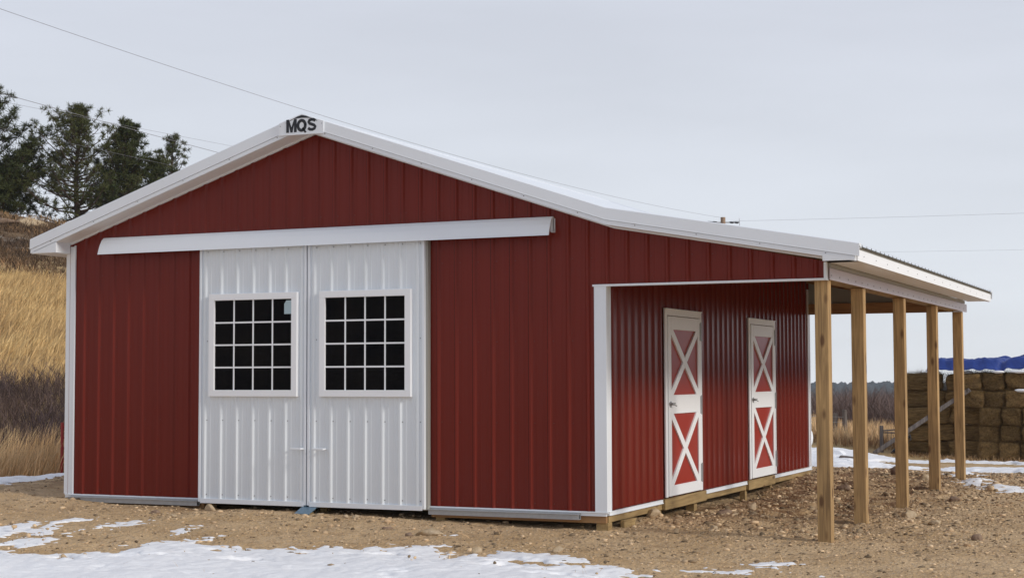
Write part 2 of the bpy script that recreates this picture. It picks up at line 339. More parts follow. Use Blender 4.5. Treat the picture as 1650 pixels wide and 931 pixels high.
# snow: a sheet that rises out of the dirt only inside each melting patch
def sdf(px, py, poly):
    d = np.full(px.shape, 1e9); ins = np.zeros(px.shape, bool); n = len(poly)
    for i in range(n):
        ax, ay = poly[i]; bx, by = poly[(i+1) % n]; ex, ey = bx-ax, by-ay; wx, wy = px-ax, py-ay
        tt = np.clip((wx*ex+wy*ey)/(ex*ex+ey*ey+1e-12), 0, 1); d = np.minimum(d, (wx-ex*tt)**2+(wy-ey*tt)**2)
        c = ((ay > py) != (by > py)) & (px < (bx-ax)*(py-ay)/((by-ay) if abs(by-ay) > 1e-9 else 1e-9)+ax); ins ^= c
    return np.where(ins, 1, -1)*np.sqrt(d)
def snow_sheet(name, x0, x1, y0, y1, st, polys, amp, fade):
    a = np.arange(x0, x1, st); b_ = np.arange(y0, y1, st); X, Y = np.meshgrid(a, b_, indexing='ij')
    f = np.full(X.shape, -9.)
    for p in polys: f = np.maximum(f, sdf(X, Y, p))
    # streaks run along the wind; holes and small satellites near the edges
    f = f+fbm(X*1.3, Y*1.3, 3, 31)*amp+fbm(X*5, Y*5, 3, 33)*amp*.75+fbm(X*15, Y*15, 2, 35)*amp*.7
    hole = np.clip(fbm(X*2.0+Y*1.2, Y*3.5-X*1.1, 4, 39)-.19, 0, 1)*3.0; f = f-hole
    h = np.clip(f, -.3, fade)
    top = np.where(h > 0, .006+.065*sstep(0, fade, h), h*.25)
    Z = ground_h(X, Y)+top+np.where(h > 0, fbm(X*1.1, Y*1.1, 3, 37)*.015*sstep(0, fade, h), 0)
    # smoother than the dirt underneath once it is deep
    n1 = X.shape[1]; ii = (np.arange(X.shape[0]-1)[:, None]*n1+np.arange(n1-1)[None, :])
    keep = (np.maximum.reduce([h[:-1, :-1], h[1:, :-1], h[1:, 1:], h[:-1, 1:]]) > -.06)
    ii = ii[keep]
    F = np.stack([ii, ii+n1, ii+n1+1, ii+1], 1)
    used = np.unique(F); mp_ = -np.ones(X.size, int); mp_[used] = np.arange(len(used))
    o = npmesh(name, np.stack([X, Y, Z], -1).reshape(-1, 3)[used], mp_[F], M['snow'], smooth=True); P(o, kind='structure')
snow_sheet('snow', -.6, 10.6, -8, -.6, .03, SNOWP[:13], .27, 1.1)
snow_sheet('snow', -8, -1.6, -2, 5.2, .05, SNOWP[13:14], .3, .6)
snow_sheet('snow', 3.8, 12.2, 6.4, 21.6, .05, SNOWP[14:], .3, .7)

# ------------------------------------------------------------------ barn
W, L, XP = 7.315, 9.16, 9.745
HP = 2.445
barn = E('barn', (0, 0, 0), 'red and white steel horse barn with sliding doors and an open lean-to on timber posts', 'barn')
def wall_top(x):
    return float(np.interp(x, [0, 3.66, W+.10, XP], [3.165, 4.335, 3.085, 2.632]))
def prof(a, b, first, pitch=.2286, minor=True, ht=.019):
    pts = [(a, 0)]
    k0 = math.floor((a-first)/pitch)-1; k1 = math.ceil((b-first)/pitch)+1
    for k in range(k0, k1+1):
        c = first+k*pitch
        seq = [(c-.030, 0), (c-.011, ht), (c+.011, ht), (c+.030, 0)]
        if minor:
            for q in (.076, .152): seq += [(c+q-.011, 0), (c+q-.004, .003), (c+q+.004, .003), (c+q+.011, 0)]
        pts += [p for p in seq if a < p[0] < b]
    pts.append((b, 0)); return pts
# front gable wall (holes are covered by the doors, so the steel runs through)
mb = MB()
def topcut(d): return -.02
pr = [p for p in prof(.02, XP-.005, .2593, ht=.024)]
pr += [(q, 0) for q in (3.66, W+.10)]; pr = sorted(set(pr))
def fr_col(p):
    x, d = p; zb = .005 if x < W-.1 else HP; return [(x, -d, zb), (x, -d, max(zb+.01, wall_top(x)-.004))]
pa = [p for p in pr if p[0] < W-.1]; pb = [p for p in pr if p[0] > W-.1]; tq = (W-.1-pa[-1][0])/(pb[0][0]-pa[-1][0]); dm = pa[-1][1]+(pb[0][1]-pa[-1][1])*tq
mb.sheet(pa+[(W-.1, dm)], lambda p: [(p[0], -p[1], .005), (p[0], -p[1], wall_top(p[0])-.004)], M['red'])
mb.sheet([(W-.1, dm)]+pb, lambda p: [(p[0], -p[1], HP+.002), (p[0], -p[1], wall_top(p[0])-.004)], M['red'])
for z in (.07, .95, 1.85, 2.75, 3.35):
    for k in range(43):
        x = .2593+k*.2286+.048
        if x < XP-.05 and z < wall_top(x)-.1 and (x < W-.1 or z > HP+.05): mb.box((x-.004, -.006, z-.004), (x+.004, -.0005, z+.004), M['redscrew'])
mb.build('front_wall', barn, bevel=-1)
mb = MB(); mb.box((W, .006, HP+.01), (XP-.01, .05, 2.60), M['boardwoodx']); mb.build('porch_header', barn)
# side wall behind the stalls
mb = MB(); mb.sheet(prof(.02, L-.02, .21, ht=.023), lambda p: [(W+p[1], p[0], .012), (W+p[1], p[0], 3.07)], M['red']); mb.build('side_wall', barn, bevel=-1)
mb = MB(); mb.sheet(prof(.02, L-.02, .21), lambda p: [(-p[1], p[0], .012), (-p[1], p[0], 3.14)], M['red']); mb.build('left_wall', barn, bevel=-1)
mb = MB(); mb.sheet(sorted(set(prof(.02, W, .26)+[(3.66, 0)])), lambda p: [(p[0], L+p[1], .012), (p[0], L+p[1], wall_top(p[0]))], M['red'])
mb.sheet(prof(W+.001, XP, .26), lambda p: [(p[0], L+p[1], HP+.16), (p[0], L+p[1], wall_top(p[0]))], M['red'])
mb.sheet([(W+.001, 0), (XP-.02, 0)], lambda p: [(p[0], L-.012, HP+.005), (p[0], L-.012, wall_top(p[0])-.01)], M['bareback'])
mb.build('back_wall', barn, bevel=-1)
mb = MB(); mb.box((W+.01, L-.06, HP-.005), (XP-.14, L-.016, HP+.165), M['boardwoodx']); mb.build('back_header', barn)
mb = MB()
for k in range(9): mb.box((W+.22+k*.27, L-.0139, HP+.17), (W+.235+k*.27, L-.010, 2.9-.2*k/9*1.5), M['bareback'])
# ---- trims
mb = MB()   # near right corner
mb.box((W-.115, -.0215, .004), (W+.0215, -.005, HP+.0), M['white']).box((W+.0035, -.005, .004), (W+.0215, .115, HP+.40), M['white'])
mb.box((W-.118, -.024, .004), (W-.108, -.0216, HP), M['white']).box((W+.0216, .108, .004), (W+.024, .118, HP+.4), M['white'])
mb.build('corner_trim', barn, bevel=.002)
mb = MB(); mb.box((-.022, -.0215, .004), (.105, -.003, 3.13), M['white']).box((.105, -.026, .004), (.122, -.003, 3.145), M['white']).box((-.022, -.003, .004), (-.004, .12, 3.04), M['white']).build('corner_trim', barn, bevel=.002)
mb = MB(); mb.box((W+.0035, L-.11, .004), (W+.0225, L+.02, HP+.4), M['white']).box((W-.1, L+.02, .004), (W+.0225, L+.035, HP+.4), M['white']).build('corner_trim', barn, bevel=.002)
mb = MB(); mb.box((-.022, L-.1, .004), (-.004, L+.02, 3.04), M['white']).build('corner_trim', barn, bevel=.002)
mb = MB(); mb.box((W-.135, -.030, HP-.010), (XP+.004, .052, HP+.0015), M['white']).box((W-.135, -.030, HP+.0015), (XP-.02, -.025, HP+.012), M['white'])
mb.box((XP-.026, -.030, HP+.0015), (XP+.004, .03, 2.62), M['white']).build('opening_trim', barn, bevel=.001)
# base trim: white ledger over a galvanised door rail
mb = MB(); mb.box((.0, -.030, -.012), (W+.03, -.002, .004), M['white']).box((0, -.020, -.045), (W+.012, -.002, -.012), M['white'])
mb.build('base_trim', barn, bevel=.002)
for a, b in ((.02, 1.80), (3.45, 5.4), (6.82, L)):
    mb = MB(); mb.box((W+.001, a, -.040), (W+.032, b, .006), M['white']).box((W+.032, a, -.040), (W+.040, b, -.028), M['white']); mb.build('base_trim', barn, bevel=.002)
for a, b in ((.10, 2.06), (5.205, 7.03)):
    mb = MB(); mb.box((a, -.085, -.085), (b, -.031, -.078), M['galv']).box((a, -.088, -.085), (b, -.082, -.028), M['galv']).box((a, -.031, -.085), (b, -.0205, -.014), M['galv']).box((a, -.110, -.030), (b, -.0305, -.026), M['galv'])
    mb.build('door_guide_rail', barn, bevel=.001)
for a, b in ((0, 2.1), (5.2, W)): MB().box((a, .0, -.12), (b, .04, -.046), M['boardwoodx']).build('skirt_board', barn, bevel=.002)
mb = MB(); mb.box((W-.03, .045, -.115), (W+.012, L, -.041), M['boardwood']).build('skirt_board', barn, bevel=.002)
for a, b in ((1.815, 3.44), (5.41, 6.81)):
    MB().box((W+.013, a, -.118), (W+.055, b, .010), M['boardwood']).build('threshold_board', barn, bevel=.003)
for x, y, wx, wy in ((2.12, .02, .09, .09), (5.24, .02, .12, .1), (7.19, .02, .14, .12), (7.24, 1.70, .06, .09), (7.27, 1.80, .04, .04), (7.20, 3.10, .11, .12), (7.24, 5.38, .08, .09), (7.24, 6.72, .08, .09), (3.66, .12, .1, .1), (.1, .05, .1, .1)):
    MB().box((x, y, -.5), (x+wx, y+wy, -.116 if x > 7 else -.05), M['boardwood']).build('footing_post', barn, bevel=.003)
# door centre guide on a stake
mb = MB(); mb.prism([(3.55, -.27, -.11), (3.55, -.10, -.045), (3.55, -.04, -.045), (3.55, -.04, -.06), (3.55, -.10, -.06), (3.55, -.27, -.122)], (.2, 0, 0), M['bluesteel'])
mb.box((3.58, -.10, -.045), (3.60, -.04, 0.0), M['bluesteel']).box((3.70, -.10, -.045), (3.72, -.04, -.02), M['bluesteel'])
mb.box((3.60, -.22, -.35), (3.71, -.10, -.105), M['boardwood']); mb.build('door_guide_bracket', barn, bevel=.002)
# ---- sliding doors
def sliding_door(x0, x1, rib0, handle_x, stick):
    yb, yf = -.035, -.088
    mb = MB(); mb.box((x0+.004, yf+.004, -.03), (x1-.004, yb, 3.09), M['door_white'])
    mb.sheet(prof(x0+.012, x1-.012, rib0, minor=True, ht=.018), lambda p: [(p[0], yf-.001-p[1], .012), (p[0], yf-.001-p[1], 3.045)], M['door_white'])
    wx0, wx1 = (x0+.160, x1-.110) if stick else (x0+.175, x1-.160)
    for z in (.06, .95, 1.9, 2.98):
        c = rib0+.035
        while c < x1-.04:
            if not (1.18 < z < 2.5 and wx0-.02 < c < wx1+.02): mb.box((c-.0045, yf-.006, z-.0045), (c+.0045, yf-.001, z+.0045), M['screw'])
            c += .2286
    d = mb.build('sliding_door', barn, bevel=-1)
    mb = MB()
    mb.box((x0, yf-.022, -.03), (x0+.030, yb, 3.06), M['white']).box((x1-.030, yf-.022, -.03), (x1, yb, 3.06), M['white'])
    mb.box((x0+.03, yf-.024, -.045), (x1-.03, yf-.002, .012), M['white']).box((x0+.03, yf-.024, 3.035), (x1-.03, yf-.002, 3.062), M['white'])
    mb.build('door_edge_trim', d, bevel=.002)
    wx0, wx1, z0, z1 = x0+.160, x1-.110, 1.235, 2.465
    if stick is None: wx0, wx1 = x0+.175, x1-.160
    y = yf-.032
    mb = MB(); fwd = .078
    for a, b in (((wx0, z0), (wx1, z0+fwd)), ((wx0, z1-fwd), (wx1, z1)), ((wx0, z0+fwd), (wx0+fwd, z1-fwd)), ((wx1-fwd, z0+fwd), (wx1, z1-fwd))):
        mb.box((a[0], y-.022, a[1]), (b[0], y+.034, b[1]), M['vinyl'])
    mb.build('window_frame', d, bevel=.003)
    gx0, gx1, g0, g1 = wx0+fwd, wx1-fwd, z0+fwd, z1-fwd
    MB().box((gx0-.002, y+.004, g0-.002), (gx1+.002, y+.008, g1+.002), M['glass']).build('window_pane', d)
    mb = MB()
    for k in (1, 2, 3):
        c = gx0+(gx1-gx0)*k/4; mb.box((c-.009, y-.002, g0), (c+.009, y+.0035, g1), M['vinyl'])
        c = g0+(g1-g0)*k/4; mb.box((gx0, y-.0035, c-.0095), (gx1, y+.0033, c+.0095), M['vinyl'])
    mb.build('window_grille', d)
    if stick:
        mb = MB(); sx = gx1-.012; sz = g1-.018
        mb.prism([(sx-.098, y+.002, sz-.16), (sx, y+.002, sz-.16), (sx, y+.002, sz), (sx-.07, y+.002, sz), (sx-.098, y+.002, sz-.04)], (0, .0015, 0), M['sticker'])
        mb.build('window_sticker', d)
    mb = MB(); hx = handle_x
    mb.box((hx-.075, yf-.085, .615), (hx+.075, yf-.068, .640), M['white']).box((hx-.075, yf-.07, .618), (hx-.06, yf-.003, .637), M['white']).box((hx+.06, yf-.07, .618), (hx+.075, yf-.003, .637), M['white'])
    mb.build('door_handle', d, bevel=.003)
    return d
sliding_door(2.090, 3.603, 2.165, 3.50, True)
sliding_door(3.622, 5.165, 3.70, 3.80, None)
# jamb seen beside the right door
MB().box((5.165, -.070, -.03), (5.192, -.003, 3.06), M['liner']).build('door_jamb', barn)
# hooded track cover
x0, x1 = .585, 6.725
sec = [(-.002, 3.06), (-.002, 3.205), (-.022, 3.222), (-.050, 3.218), (-.088, 3.185), (-.125, 3.125), (-.152, 3.055), (-.166, 3.012)]
mb = MB(); inner = [(y+.010, z-.008) for y, z in sec[2:]]
ring = sec+[(sec[-1][0]-.004, 3.004), (sec[-1][0]+.012, 3.004)]+[(min(y, -.012), z) for y, z in inner[::-1]]+[(-.012, 3.06)]
mb.prism([(x0, y, z) for y, z in ring], (x1-x0, 0, 0), M['white'])
mb.box((x1-.02, -.062, 3.045), (x1+.012, -.004, 3.052), M['white']).box((x1-.01, -.012, 3.05), (x1+.012, -.003, 3.20), M['white'])
mb.build('track_cover', barn, bevel=-1, smooth=False)
# ---- roof
PL = [(-.365, 3.215), (3.657, 4.530), (7.44, 3.255), (10.145, 2.772)]   # top line of the rake
Y0, Y1 = -.30, L+.34
names = ['roof', 'roof', 'lean_to_roof']
for i in range(3):
    (xa, za), (xb, zb) = PL[i], PL[i+1]; mb = MB()
    if i == 2: xa -= .02; za += .0035
    mb.sheet(prof(Y0+.01, Y1-.01, .06), lambda p: [(xa, p[0], za-.022+p[1]), (xb+.0, p[0], zb-.022+p[1])], M['white'])
    mb.sheet([(Y0+.01, 0), (Y1-.01, 0)], lambda p: [(xa, p[0], za-.034), (xb, p[0], zb-.034)], M['bareback'])
    mb.build(names[i], barn, bevel=-1)
mb = MB(); xr, zr = PL[1]
mb.prism([(xr-.15, Y0, zr-.049), (xr, Y0, zr+.010), (xr+.15, Y0, zr-.051), (xr+.15, Y0, zr-.066), (xr, Y0, zr-.004), (xr-.15, Y0, zr-.064)], (0, Y1-Y0, 0), M['white'])
mb.build('ridge_cap', barn, bevel=-1)
def along(sec, pl, mat_, y_of, mb):
    vs = []; n = len(sec)
    for x, z in pl: vs += [(x, y_of(y), z+d) for y, d in sec]
    fs = []
    for i in range(len(pl)-1):
        for k in range(n): fs.append((i*n+k, i*n+(k+1) % n, (i+1)*n+(k+1) % n, (i+1)*n+k))
    fs += [tuple(range(n)), tuple(range((len(pl)-1)*n, len(pl)*n))[::-1]]
    mb.add(vs, fs, mat_)
rake = [(.09, .004), (.0, .010), (-.014, .002), (-.018, -.114), (-.020, -.124), (-.010, -.126), (-.002, -.118), (-.002, -.010), (.09, -.042)]
fas = [(-.001, -.120), (-.012, -.132), (-.012, -.176), (.012, -.180), (.02, -.172), (.02, -.12)]
for s, yy in ((1, Y0), (-1, Y1)):
    mb = MB(); along(rake, PL, M['white'], lambda y: yy+s*y, mb)
    mb.build('rake_trim', barn, bevel=0)
    mb = MB(); along(fas, [(-.355, 3.218)]+PL[1:3]+[(10.10, 2.780)], M['white'], lambda y: yy+s*y, mb)
    if s == 1:
        for (xa, za), (xb, zb) in zip(PL[:-1], PL[1:]):
            n = max(2, int((xb-xa)/.62))
            for k in range(n): t_ = (k+.5)/n; mb.box((xa+(xb-xa)*t_-.004, yy-.0165, za+(zb-za)*t_-.146), (xa+(xb-xa)*t_+.004, yy-.012, za+(zb-za)*t_-.138), M['screw'])
    mb.build('rake_fascia', barn, bevel=0)
    mb = MB(); yin = yy+s*.30-(.04 if s == -1 else 0)
    along([(.018, -.168), (.018, -.178), (.305, -.178), (.305, -.168)], [(-.3, 3.236)]+PL[1:3]+[(9.80, 2.834)], M['vinyl'], lambda y: yy+s*y, mb)
    along([(.270, -.178), (.270, -.196), (.2985, -.196), (.2985, -.178)], [(.0, 3.334)]+PL[1:3]+[(9.74, 2.844)], M['white'], lambda y: yy+s*y, mb)
    mb.build('soffit', barn, bevel=0)
# eaves: left box, right box with face board
mb = MB(); mb.box((-.36, Y0+.012, 3.035), (-.335, Y1-.012, 3.17), M['white']).box((-.335, Y0+.012, 3.035), (.02, Y1-.012, 3.045), M['vinyl'])
mb.prism([(-.335, Y0-.012, 3.04), (.05, Y0-.012, 3.04), (.05, Y0-.012, 3.18), (-.30, Y0-.012, 3.066)], (0, .27, 0), M['white']); mb.build('eave_box', barn, bevel=-1)
mb = MB(); mb.box((10.10, Y0+.02, 2.605), (10.125, Y1-.02, 2.715), M['vinyl']).box((9.78, Y0+.02, 2.612), (10.10, Y1-.02, 2.620), M['vinyl'])
mb.prism([(9.775, Y0-.014, 2.612), (10.098, Y0-.014, 2.612), (10.098, Y0-.014, 2.64), (9.775, Y0-.014, 2.69)], (0, .3, 0), M['white'])
k = Y0+.3
while k < Y1-.1:
    mb.box((10.125, k-.005, 2.655), (10.129, k+.005, 2.665), M['screw']); k += .61
mb.build('eave_box', barn, bevel=-1)
mb = MB(); mb.box((10.085, Y0+.02, 2.7155), (10.118, Y1-.02, 2.752), M['liner']); mb.build('eave_shade_strip', barn)  # liner-coloured strip added to stand for the roof edge's shaded underside
# lean-to beam with unpeeled film and liner strip
mb = MB(); mb.box((XP+.002, .035, 2.568), (XP+.030, L+.02, 2.611), M['liner']); mb.build('liner_strip', barn, bevel=.001)
mb = MB(); mb.box((XP+.003, .06, HP+.0), (XP+.020, L+.28, 2.566), M['film'])
k = .12
while k < L+.2:
    mb.box((XP+.020, k-.009, HP+.034), (XP+.0235, k+.009, HP+.052), M['screw']); k += .36+.05*math.sin(k*3)
mb.build('beam_cladding', barn, bevel=.001)
mb = MB(); mb.box((XP-.19, .055, HP+.003), (XP-.005, L-.07, 2.56), M['boardwood']); mb.build('beam', barn)
# rafters and purlins under the lean-to roof
for k in range(6):
    y = .35+k*1.72
    MB().prism([(W+.025, y, 2.94), (XP-.2, y, 2.54), (XP-.2, y, 2.70), (W+.025, y, 3.12)], (0, .045, 0), M['boardwoodx']).build('rafter', barn)
for k in range(4):
    x = W+.45+k*.58; z = 3.215-(x-7.44)*.1785-.085
    MB().box((x, .06, z-.045), (x+.09, L-.07, z), M['boardwood']).build('purlin', barn)
# posts
for k, (y, zb) in enumerate(((.0, 0), (1.785, 0), (4.255, 0), (6.713, 0), (L-.10, 0))):
    z0 = gz(XP-.07, y)-.35
    p = MB().box((-.07, 0, 0), (.07, .14, HP-.001-z0), M['postwood']).build('post', barn, bevel=.004, loc=(XP-.075, y+.055 if k == 0 else y, z0))
# ---- stall doors
def stall_door(y0, y1, label=None):
    xs = W
    mb = MB(); t_ = .085; z0, z1 = .022, 2.275; X0, X1 = xs+.0205, xs+.043
    mb.box((X0, y0, z0), (X1, y0+.07, z1), M['vinyl']).box((X0, y1-.075, z0), (X1, y1, z1), M['vinyl']).box((X0, y0+.07, z1-.085), (X1, y1-.075, z1), M['vinyl'])
    mb.box((X1-.002, y0, z1-.012), (X1+.010, y1, z1), M['vinyl']); 
    fr = mb.build('door_frame', barn, bevel=.003)
    a, b, c, d = y0+.078, y1-.083, .030, z1-.093
    xb = xs+.010; MB().box((xb-.008, a, c), (xb+.026, b, d), M['doorred'])
    mb = MB(); mb.box((xb-.008, a, c), (xb+.024, b, d), M['doorred']); leaf = mb.build('stall_door', barn)
    x1_, x2_ = xb+.0245, xb+.044; mb = MB(); sw = .105
    zr0, zr1 = 1.01, 1.235; zb = c+.125; zt = d-.16
    mb.box((x1_, a, c), (x2_, a+sw, d), M['vinyl']).box((x1_, b-sw, c), (x2_, b, d), M['vinyl'])
    mb.box((x1_, a+sw, c), (x2_, b-sw, zb), M['vinyl']).box((x1_, a+sw, zt), (x2_, b-sw, d), M['vinyl']).box((x1_, a+sw, zr0), (x2_, b-sw, zr1), M['vinyl'])
    mb.build('door_stiles', leaf, bevel=.003)
    mb = MB()
    for lo, hi in ((zb, zr0), (zr1, zt)):
        ya, yb = a+sw, b-sw; hw = .062
        for q, s in ((0, 1), (1, -1)):
            p0 = Vector((0, ya, lo if s == 1 else hi)); p1 = Vector((0, yb, hi if s == 1 else lo)); dd = (p1-p0).normalized()
            o1 = .0015*q
            # bar clipped to the panel rectangle
            n_ = Vector((0, -dd.z, dd.y)); cand = []
            poly = [(ya, lo), (yb, lo), (yb, hi), (ya, hi)]
            def clip(poly, nn, off):
                out_ = []
                for i in range(len(poly)):
                    p, r_ = poly[i], poly[(i+1) % len(poly)]; fp = p[0]*nn[0]+p[1]*nn[1]-off; fr_ = r_[0]*nn[0]+r_[1]*nn[1]-off
                    if fp <= 0: out_.append(p)
                    if fp*fr_ < 0: t = fp/(fp-fr_); out_.append((p[0]+(r_[0]-p[0])*t, p[1]+(r_[1]-p[1])*t))
                return out_
            mid = ((ya+yb)/2, (lo+hi)/2); m0 = mid[0]*n_.y+mid[1]*n_.z
            pg = clip(clip(poly, (n_.y, n_.z), m0+hw*.75), (-n_.y, -n_.z), -(m0-hw*.75))
            mb.prism([(x1_, p[0], p[1]) for p in pg], (.0175+o1, 0, 0), M['vinyl'])
    mb.build('cross_brace', leaf)
    mb = MB(); yl = a+.05
    mb.box((x2_, yl-.015, 1.09), (x2_+.008, yl+.03, 1.16), M['galv']).box((x2_+.005, yl-.05, 1.128), (x2_+.05, yl+.06, 1.145), M['galv']).tube([(x2_+.005, yl+.01, 1.12), (x2_+.05, yl+.01, 1.12), (x2_+.055, yl+.07, 1.105)], .008, M['galv'], 6)
    mb.build('door_latch', leaf)
    for z in (.25, 1.10, 2.02):
        MB().box((x2_, b-.035, z-.11), (x2_+.006, b+.035, z+.11), M['galv']).tube([(x2_+.008, b+.003, z-.12), (x2_+.008, b+.003, z+.12)], .008, M['galv'], 6).build('hinge', leaf)
    return leaf
stall_door(1.90, 3.33); stall_door(5.53, 6.955)
# ---- nameplate at the ridge
mb = MB(); yp = Y0-.030
mb.prism([(3.353, yp, 4.300), (3.963, yp, 4.293), (3.963, yp, 4.43), (3.668, yp, 4.534), (3.353, yp, 4.435)], (0, .026, 0), M['white'])
mb.prism([(3.353, yp-.004, 4.293), (3.963, yp-.004, 4.286), (3.963, yp-.004, 4.303), (3.353, yp-.004, 4.310)], (0, .02, 0), M['white'])
for x in (3.375, 3.94): mb.box((x-.004, yp-.003, 4.40), (x+.004, yp, 4.408), M['screw'])
plate = mb.build('nameplate', barn, bevel=-1)
def letter_M(x, z, w_, h, t, y):
    s_ = t*.95
    return [[(x,z),(x+t,z),(x+t,z+h),(x,z+h)], [(x+w_-t,z),(x+w_,z),(x+w_,z+h),(x+w_-t,z+h)],
            [(x+t,z+h),(x+t,z+h*.60),(x+w_/2-s_*.42,z),(x+w_/2,z),(x+w_/2,z+h*.38)], [(x+w_-t,z+h),(x+w_/2,z+h*.38),(x+w_/2,z),(x+w_/2+s_*.42,z),(x+w_-t,z+h*.60)]]
def stroke(pts, t):
    out_ = []
    for i in range(len(pts)-1):
        (a0, b0), (a1, b1) = pts[i], pts[i+1]
        def nrm(i):
            p = pts[max(i-1, 0)]; q = pts[min(i+1, len(pts)-1)]
            dx, dz = q[0]-p[0], q[1]-p[1]; l = math.hypot(dx, dz); return -dz/l, dx/l
        n0, n1_ = nrm(i), nrm(i+1)
        out_.append([(a0+n0[0]*t/2, b0+n0[1]*t/2), (a0-n0[0]*t/2, b0-n0[1]*t/2), (a1-n1_[0]*t/2, b1-n1_[1]*t/2), (a1+n1_[0]*t/2, b1+n1_[1]*t/2)])
    return out_
def put_letter(polys, slant=0):
    mb = MB()
    for pl in polys: mb.prism([(x, yp-.0035, z) for x, z in pl], (0, .003, 0), M['black'])
    mb.build('letter', plate, bevel=-1)
zb, H_ = 4.322, .150
put_letter(letter_M(3.458, zb, .142, H_+.004, .036, 0))
q = [(3.668+.050*math.cos(t), zb+H_/2+.058*math.sin(t)) for t in [2*math.pi*k/24 for k in range(24)]]
put_letter(stroke(q+q[:2], .036)+[[(3.672, zb+.040), (3.690, zb+.054), (3.735, zb-.006), (3.712, zb-.016)]])
sp = [(3.808+(x-3.808)*1.18, zb+.002+(z-zb)*1.06) for x, z in [(3.845, zb+.112), (3.826, zb+.124), (3.800, zb+.127), (3.778, zb+.118), (3.770, zb+.100), (3.780, zb+.084), (3.805, zb+.074), (3.832, zb+.063), (3.846, zb+.045), (3.838, zb+.025), (3.812, zb+.015), (3.785, zb+.018), (3.765, zb+.034)]]
put_letter(stroke(sp, .034))
mb = MB(); y = yp-.0032
mb.prism([(3.540, y, 4.476), (3.612, y, 4.506), (3.670, y, 4.519), (3.726, y, 4.507), (3.796, y, 4.476), (3.735, y, 4.483), (3.670, y, 4.487), (3.605, y, 4.483)], (0, .003, 0), M['black'])
mb.prism([(3.445, y, 4.436), (3.530, y, 4.474), (3.548, y, 4.474), (3.49, y, 4.452), (3.463, y, 4.435)], (0, .003, 0), M['black'])
mb.prism([(3.790, y, 4.474), (3.806, y, 4.474), (3.884, y, 4.440), (3.862, y, 4.440), (3.842, y, 4.453)], (0, .003, 0), M['black'])
mb.build('roof_logo', plate, bevel=-1)

# ------------------------------------------------------------------ stones and gravel
def ico(sub):
    bm = bmesh.new(); bmesh.ops.create_icosphere(bm, subdivisions=sub, radius=1); bm.verts.ensure_lookup_table()
    v = np.array([q.co[:] for q in bm.verts]); f = np.array([[q.index for q in fc.verts] for fc in bm.faces]); bm.free(); return v, f
IV, IF = ico(1); IV2, IF2 = ico(3)
def rock_shape(seed, V, cuts=9):
    r = np.random.default_rng(seed); v = V.copy()
    for k in range(cuts):
        n = r.normal(size=3); n /= np.linalg.norm(n); d = r.uniform(.55, .9); e = v@n; m = e > d; v[m] -= np.outer(e[m]-d, n)
    return v
def scatter_stones(name, cx, cy, sizes, mats, seed, flat=(.45, .8), sink=.3):
    r = np.random.default_rng(seed); n = len(cx); shapes = [rock_shape(100+k, IV, 9)*np.array([1.15, .9, 1]) for k in range(12)]
    nv, nf = len(IV), len(IF); Vs = np.empty((n, nv, 3))
    ids = r.integers(0, 12, n); a = r.uniform(0, 2*np.pi, n); zz = ground_h(cx, cy)
    fl = r.uniform(*flat, n); el_ = r.uniform(.6, 1.0, n)
    for k in range(12):
        m = ids == k; s = shapes[k][None]*np.stack([sizes[m], sizes[m]*el_[m], sizes[m]*fl[m]], -1)[:, None, :]
        c, s_ = np.cos(a[m])[:, None], np.sin(a[m])[:, None]
        Vs[m] = np.stack([s[:, :, 0]*c-s[:, :, 1]*s_+cx[m][:, None], s[:, :, 0]*s_+s[:, :, 1]*c+cy[m][:, None], s[:, :, 2]+(zz[m]+sizes[m]*fl[m]*(1-2*sink)*.5)[:, None]], -1)
    F = (IF[None]+(np.arange(n)*nv)[:, None, None]).reshape(-1, 3)
    return npmesh(name, Vs.reshape(-1, 3), F, mats)
M['gravel'] = mat('gravel_stones', (.46, .345, .22), .92, .2, var=(1.2, .8, (.38, .265, .16)), island=.72)
r = rng; n = 52000
cx = r.uniform(-3, 14, n); cy = r.uniform(-5.6, 12, n)
dens = .35+.9*np.clip(fbm(cx*.7, cy*.7, 3, 51)+.15, 0, 1)+.9*((cx > 7.2)*(cy > -.6)*(cx < 11.8))+.8*np.exp(-((cy+.6)/.45)**2)*(cx > 0)*(cx < 8)
inside = (cx > 0)*(cx < W)*(cy > .3)*(cy < L)
k = (r.uniform(0, 1.5, n) < dens)*(~inside); cx, cy = cx[k], cy[k]
sz = np.minimum(.008+r.exponential(.0085, len(cx)), .055)*(1+.25*((cx > 7.4)*(cy > .3)*(cx < 10.5)))
g_ = scatter_stones('gravel', cx, cy, sz, M['gravel'], 5, flat=(.3, .65)); P(g_, 'loose tan gravel and small stones strewn over the dirt yard', 'gravel', kind='stuff')
n = 2400; cx = r.uniform(7.35, 11.2, n); cy = r.uniform(.2, 11.5, n); k = fbm(cx*.9, cy*.9, 3, 61)+.25*(cx < 9.9) > .02; cx, cy = cx[k], cy[k]
M['clods'] = mat('dirt_clods', (.40, .265, .155), .95, .15, var=(2, .8, (.31, .20, .11)), island=.35)
g_ = scatter_stones('dirt_clods', cx, cy, .010+r.exponential(.010, len(cx)).clip(0, .04), M['clods'], 6, flat=(.3, .7)); P(g_, 'churned brown dirt clods under the open lean-to', 'dirt', kind='stuff')
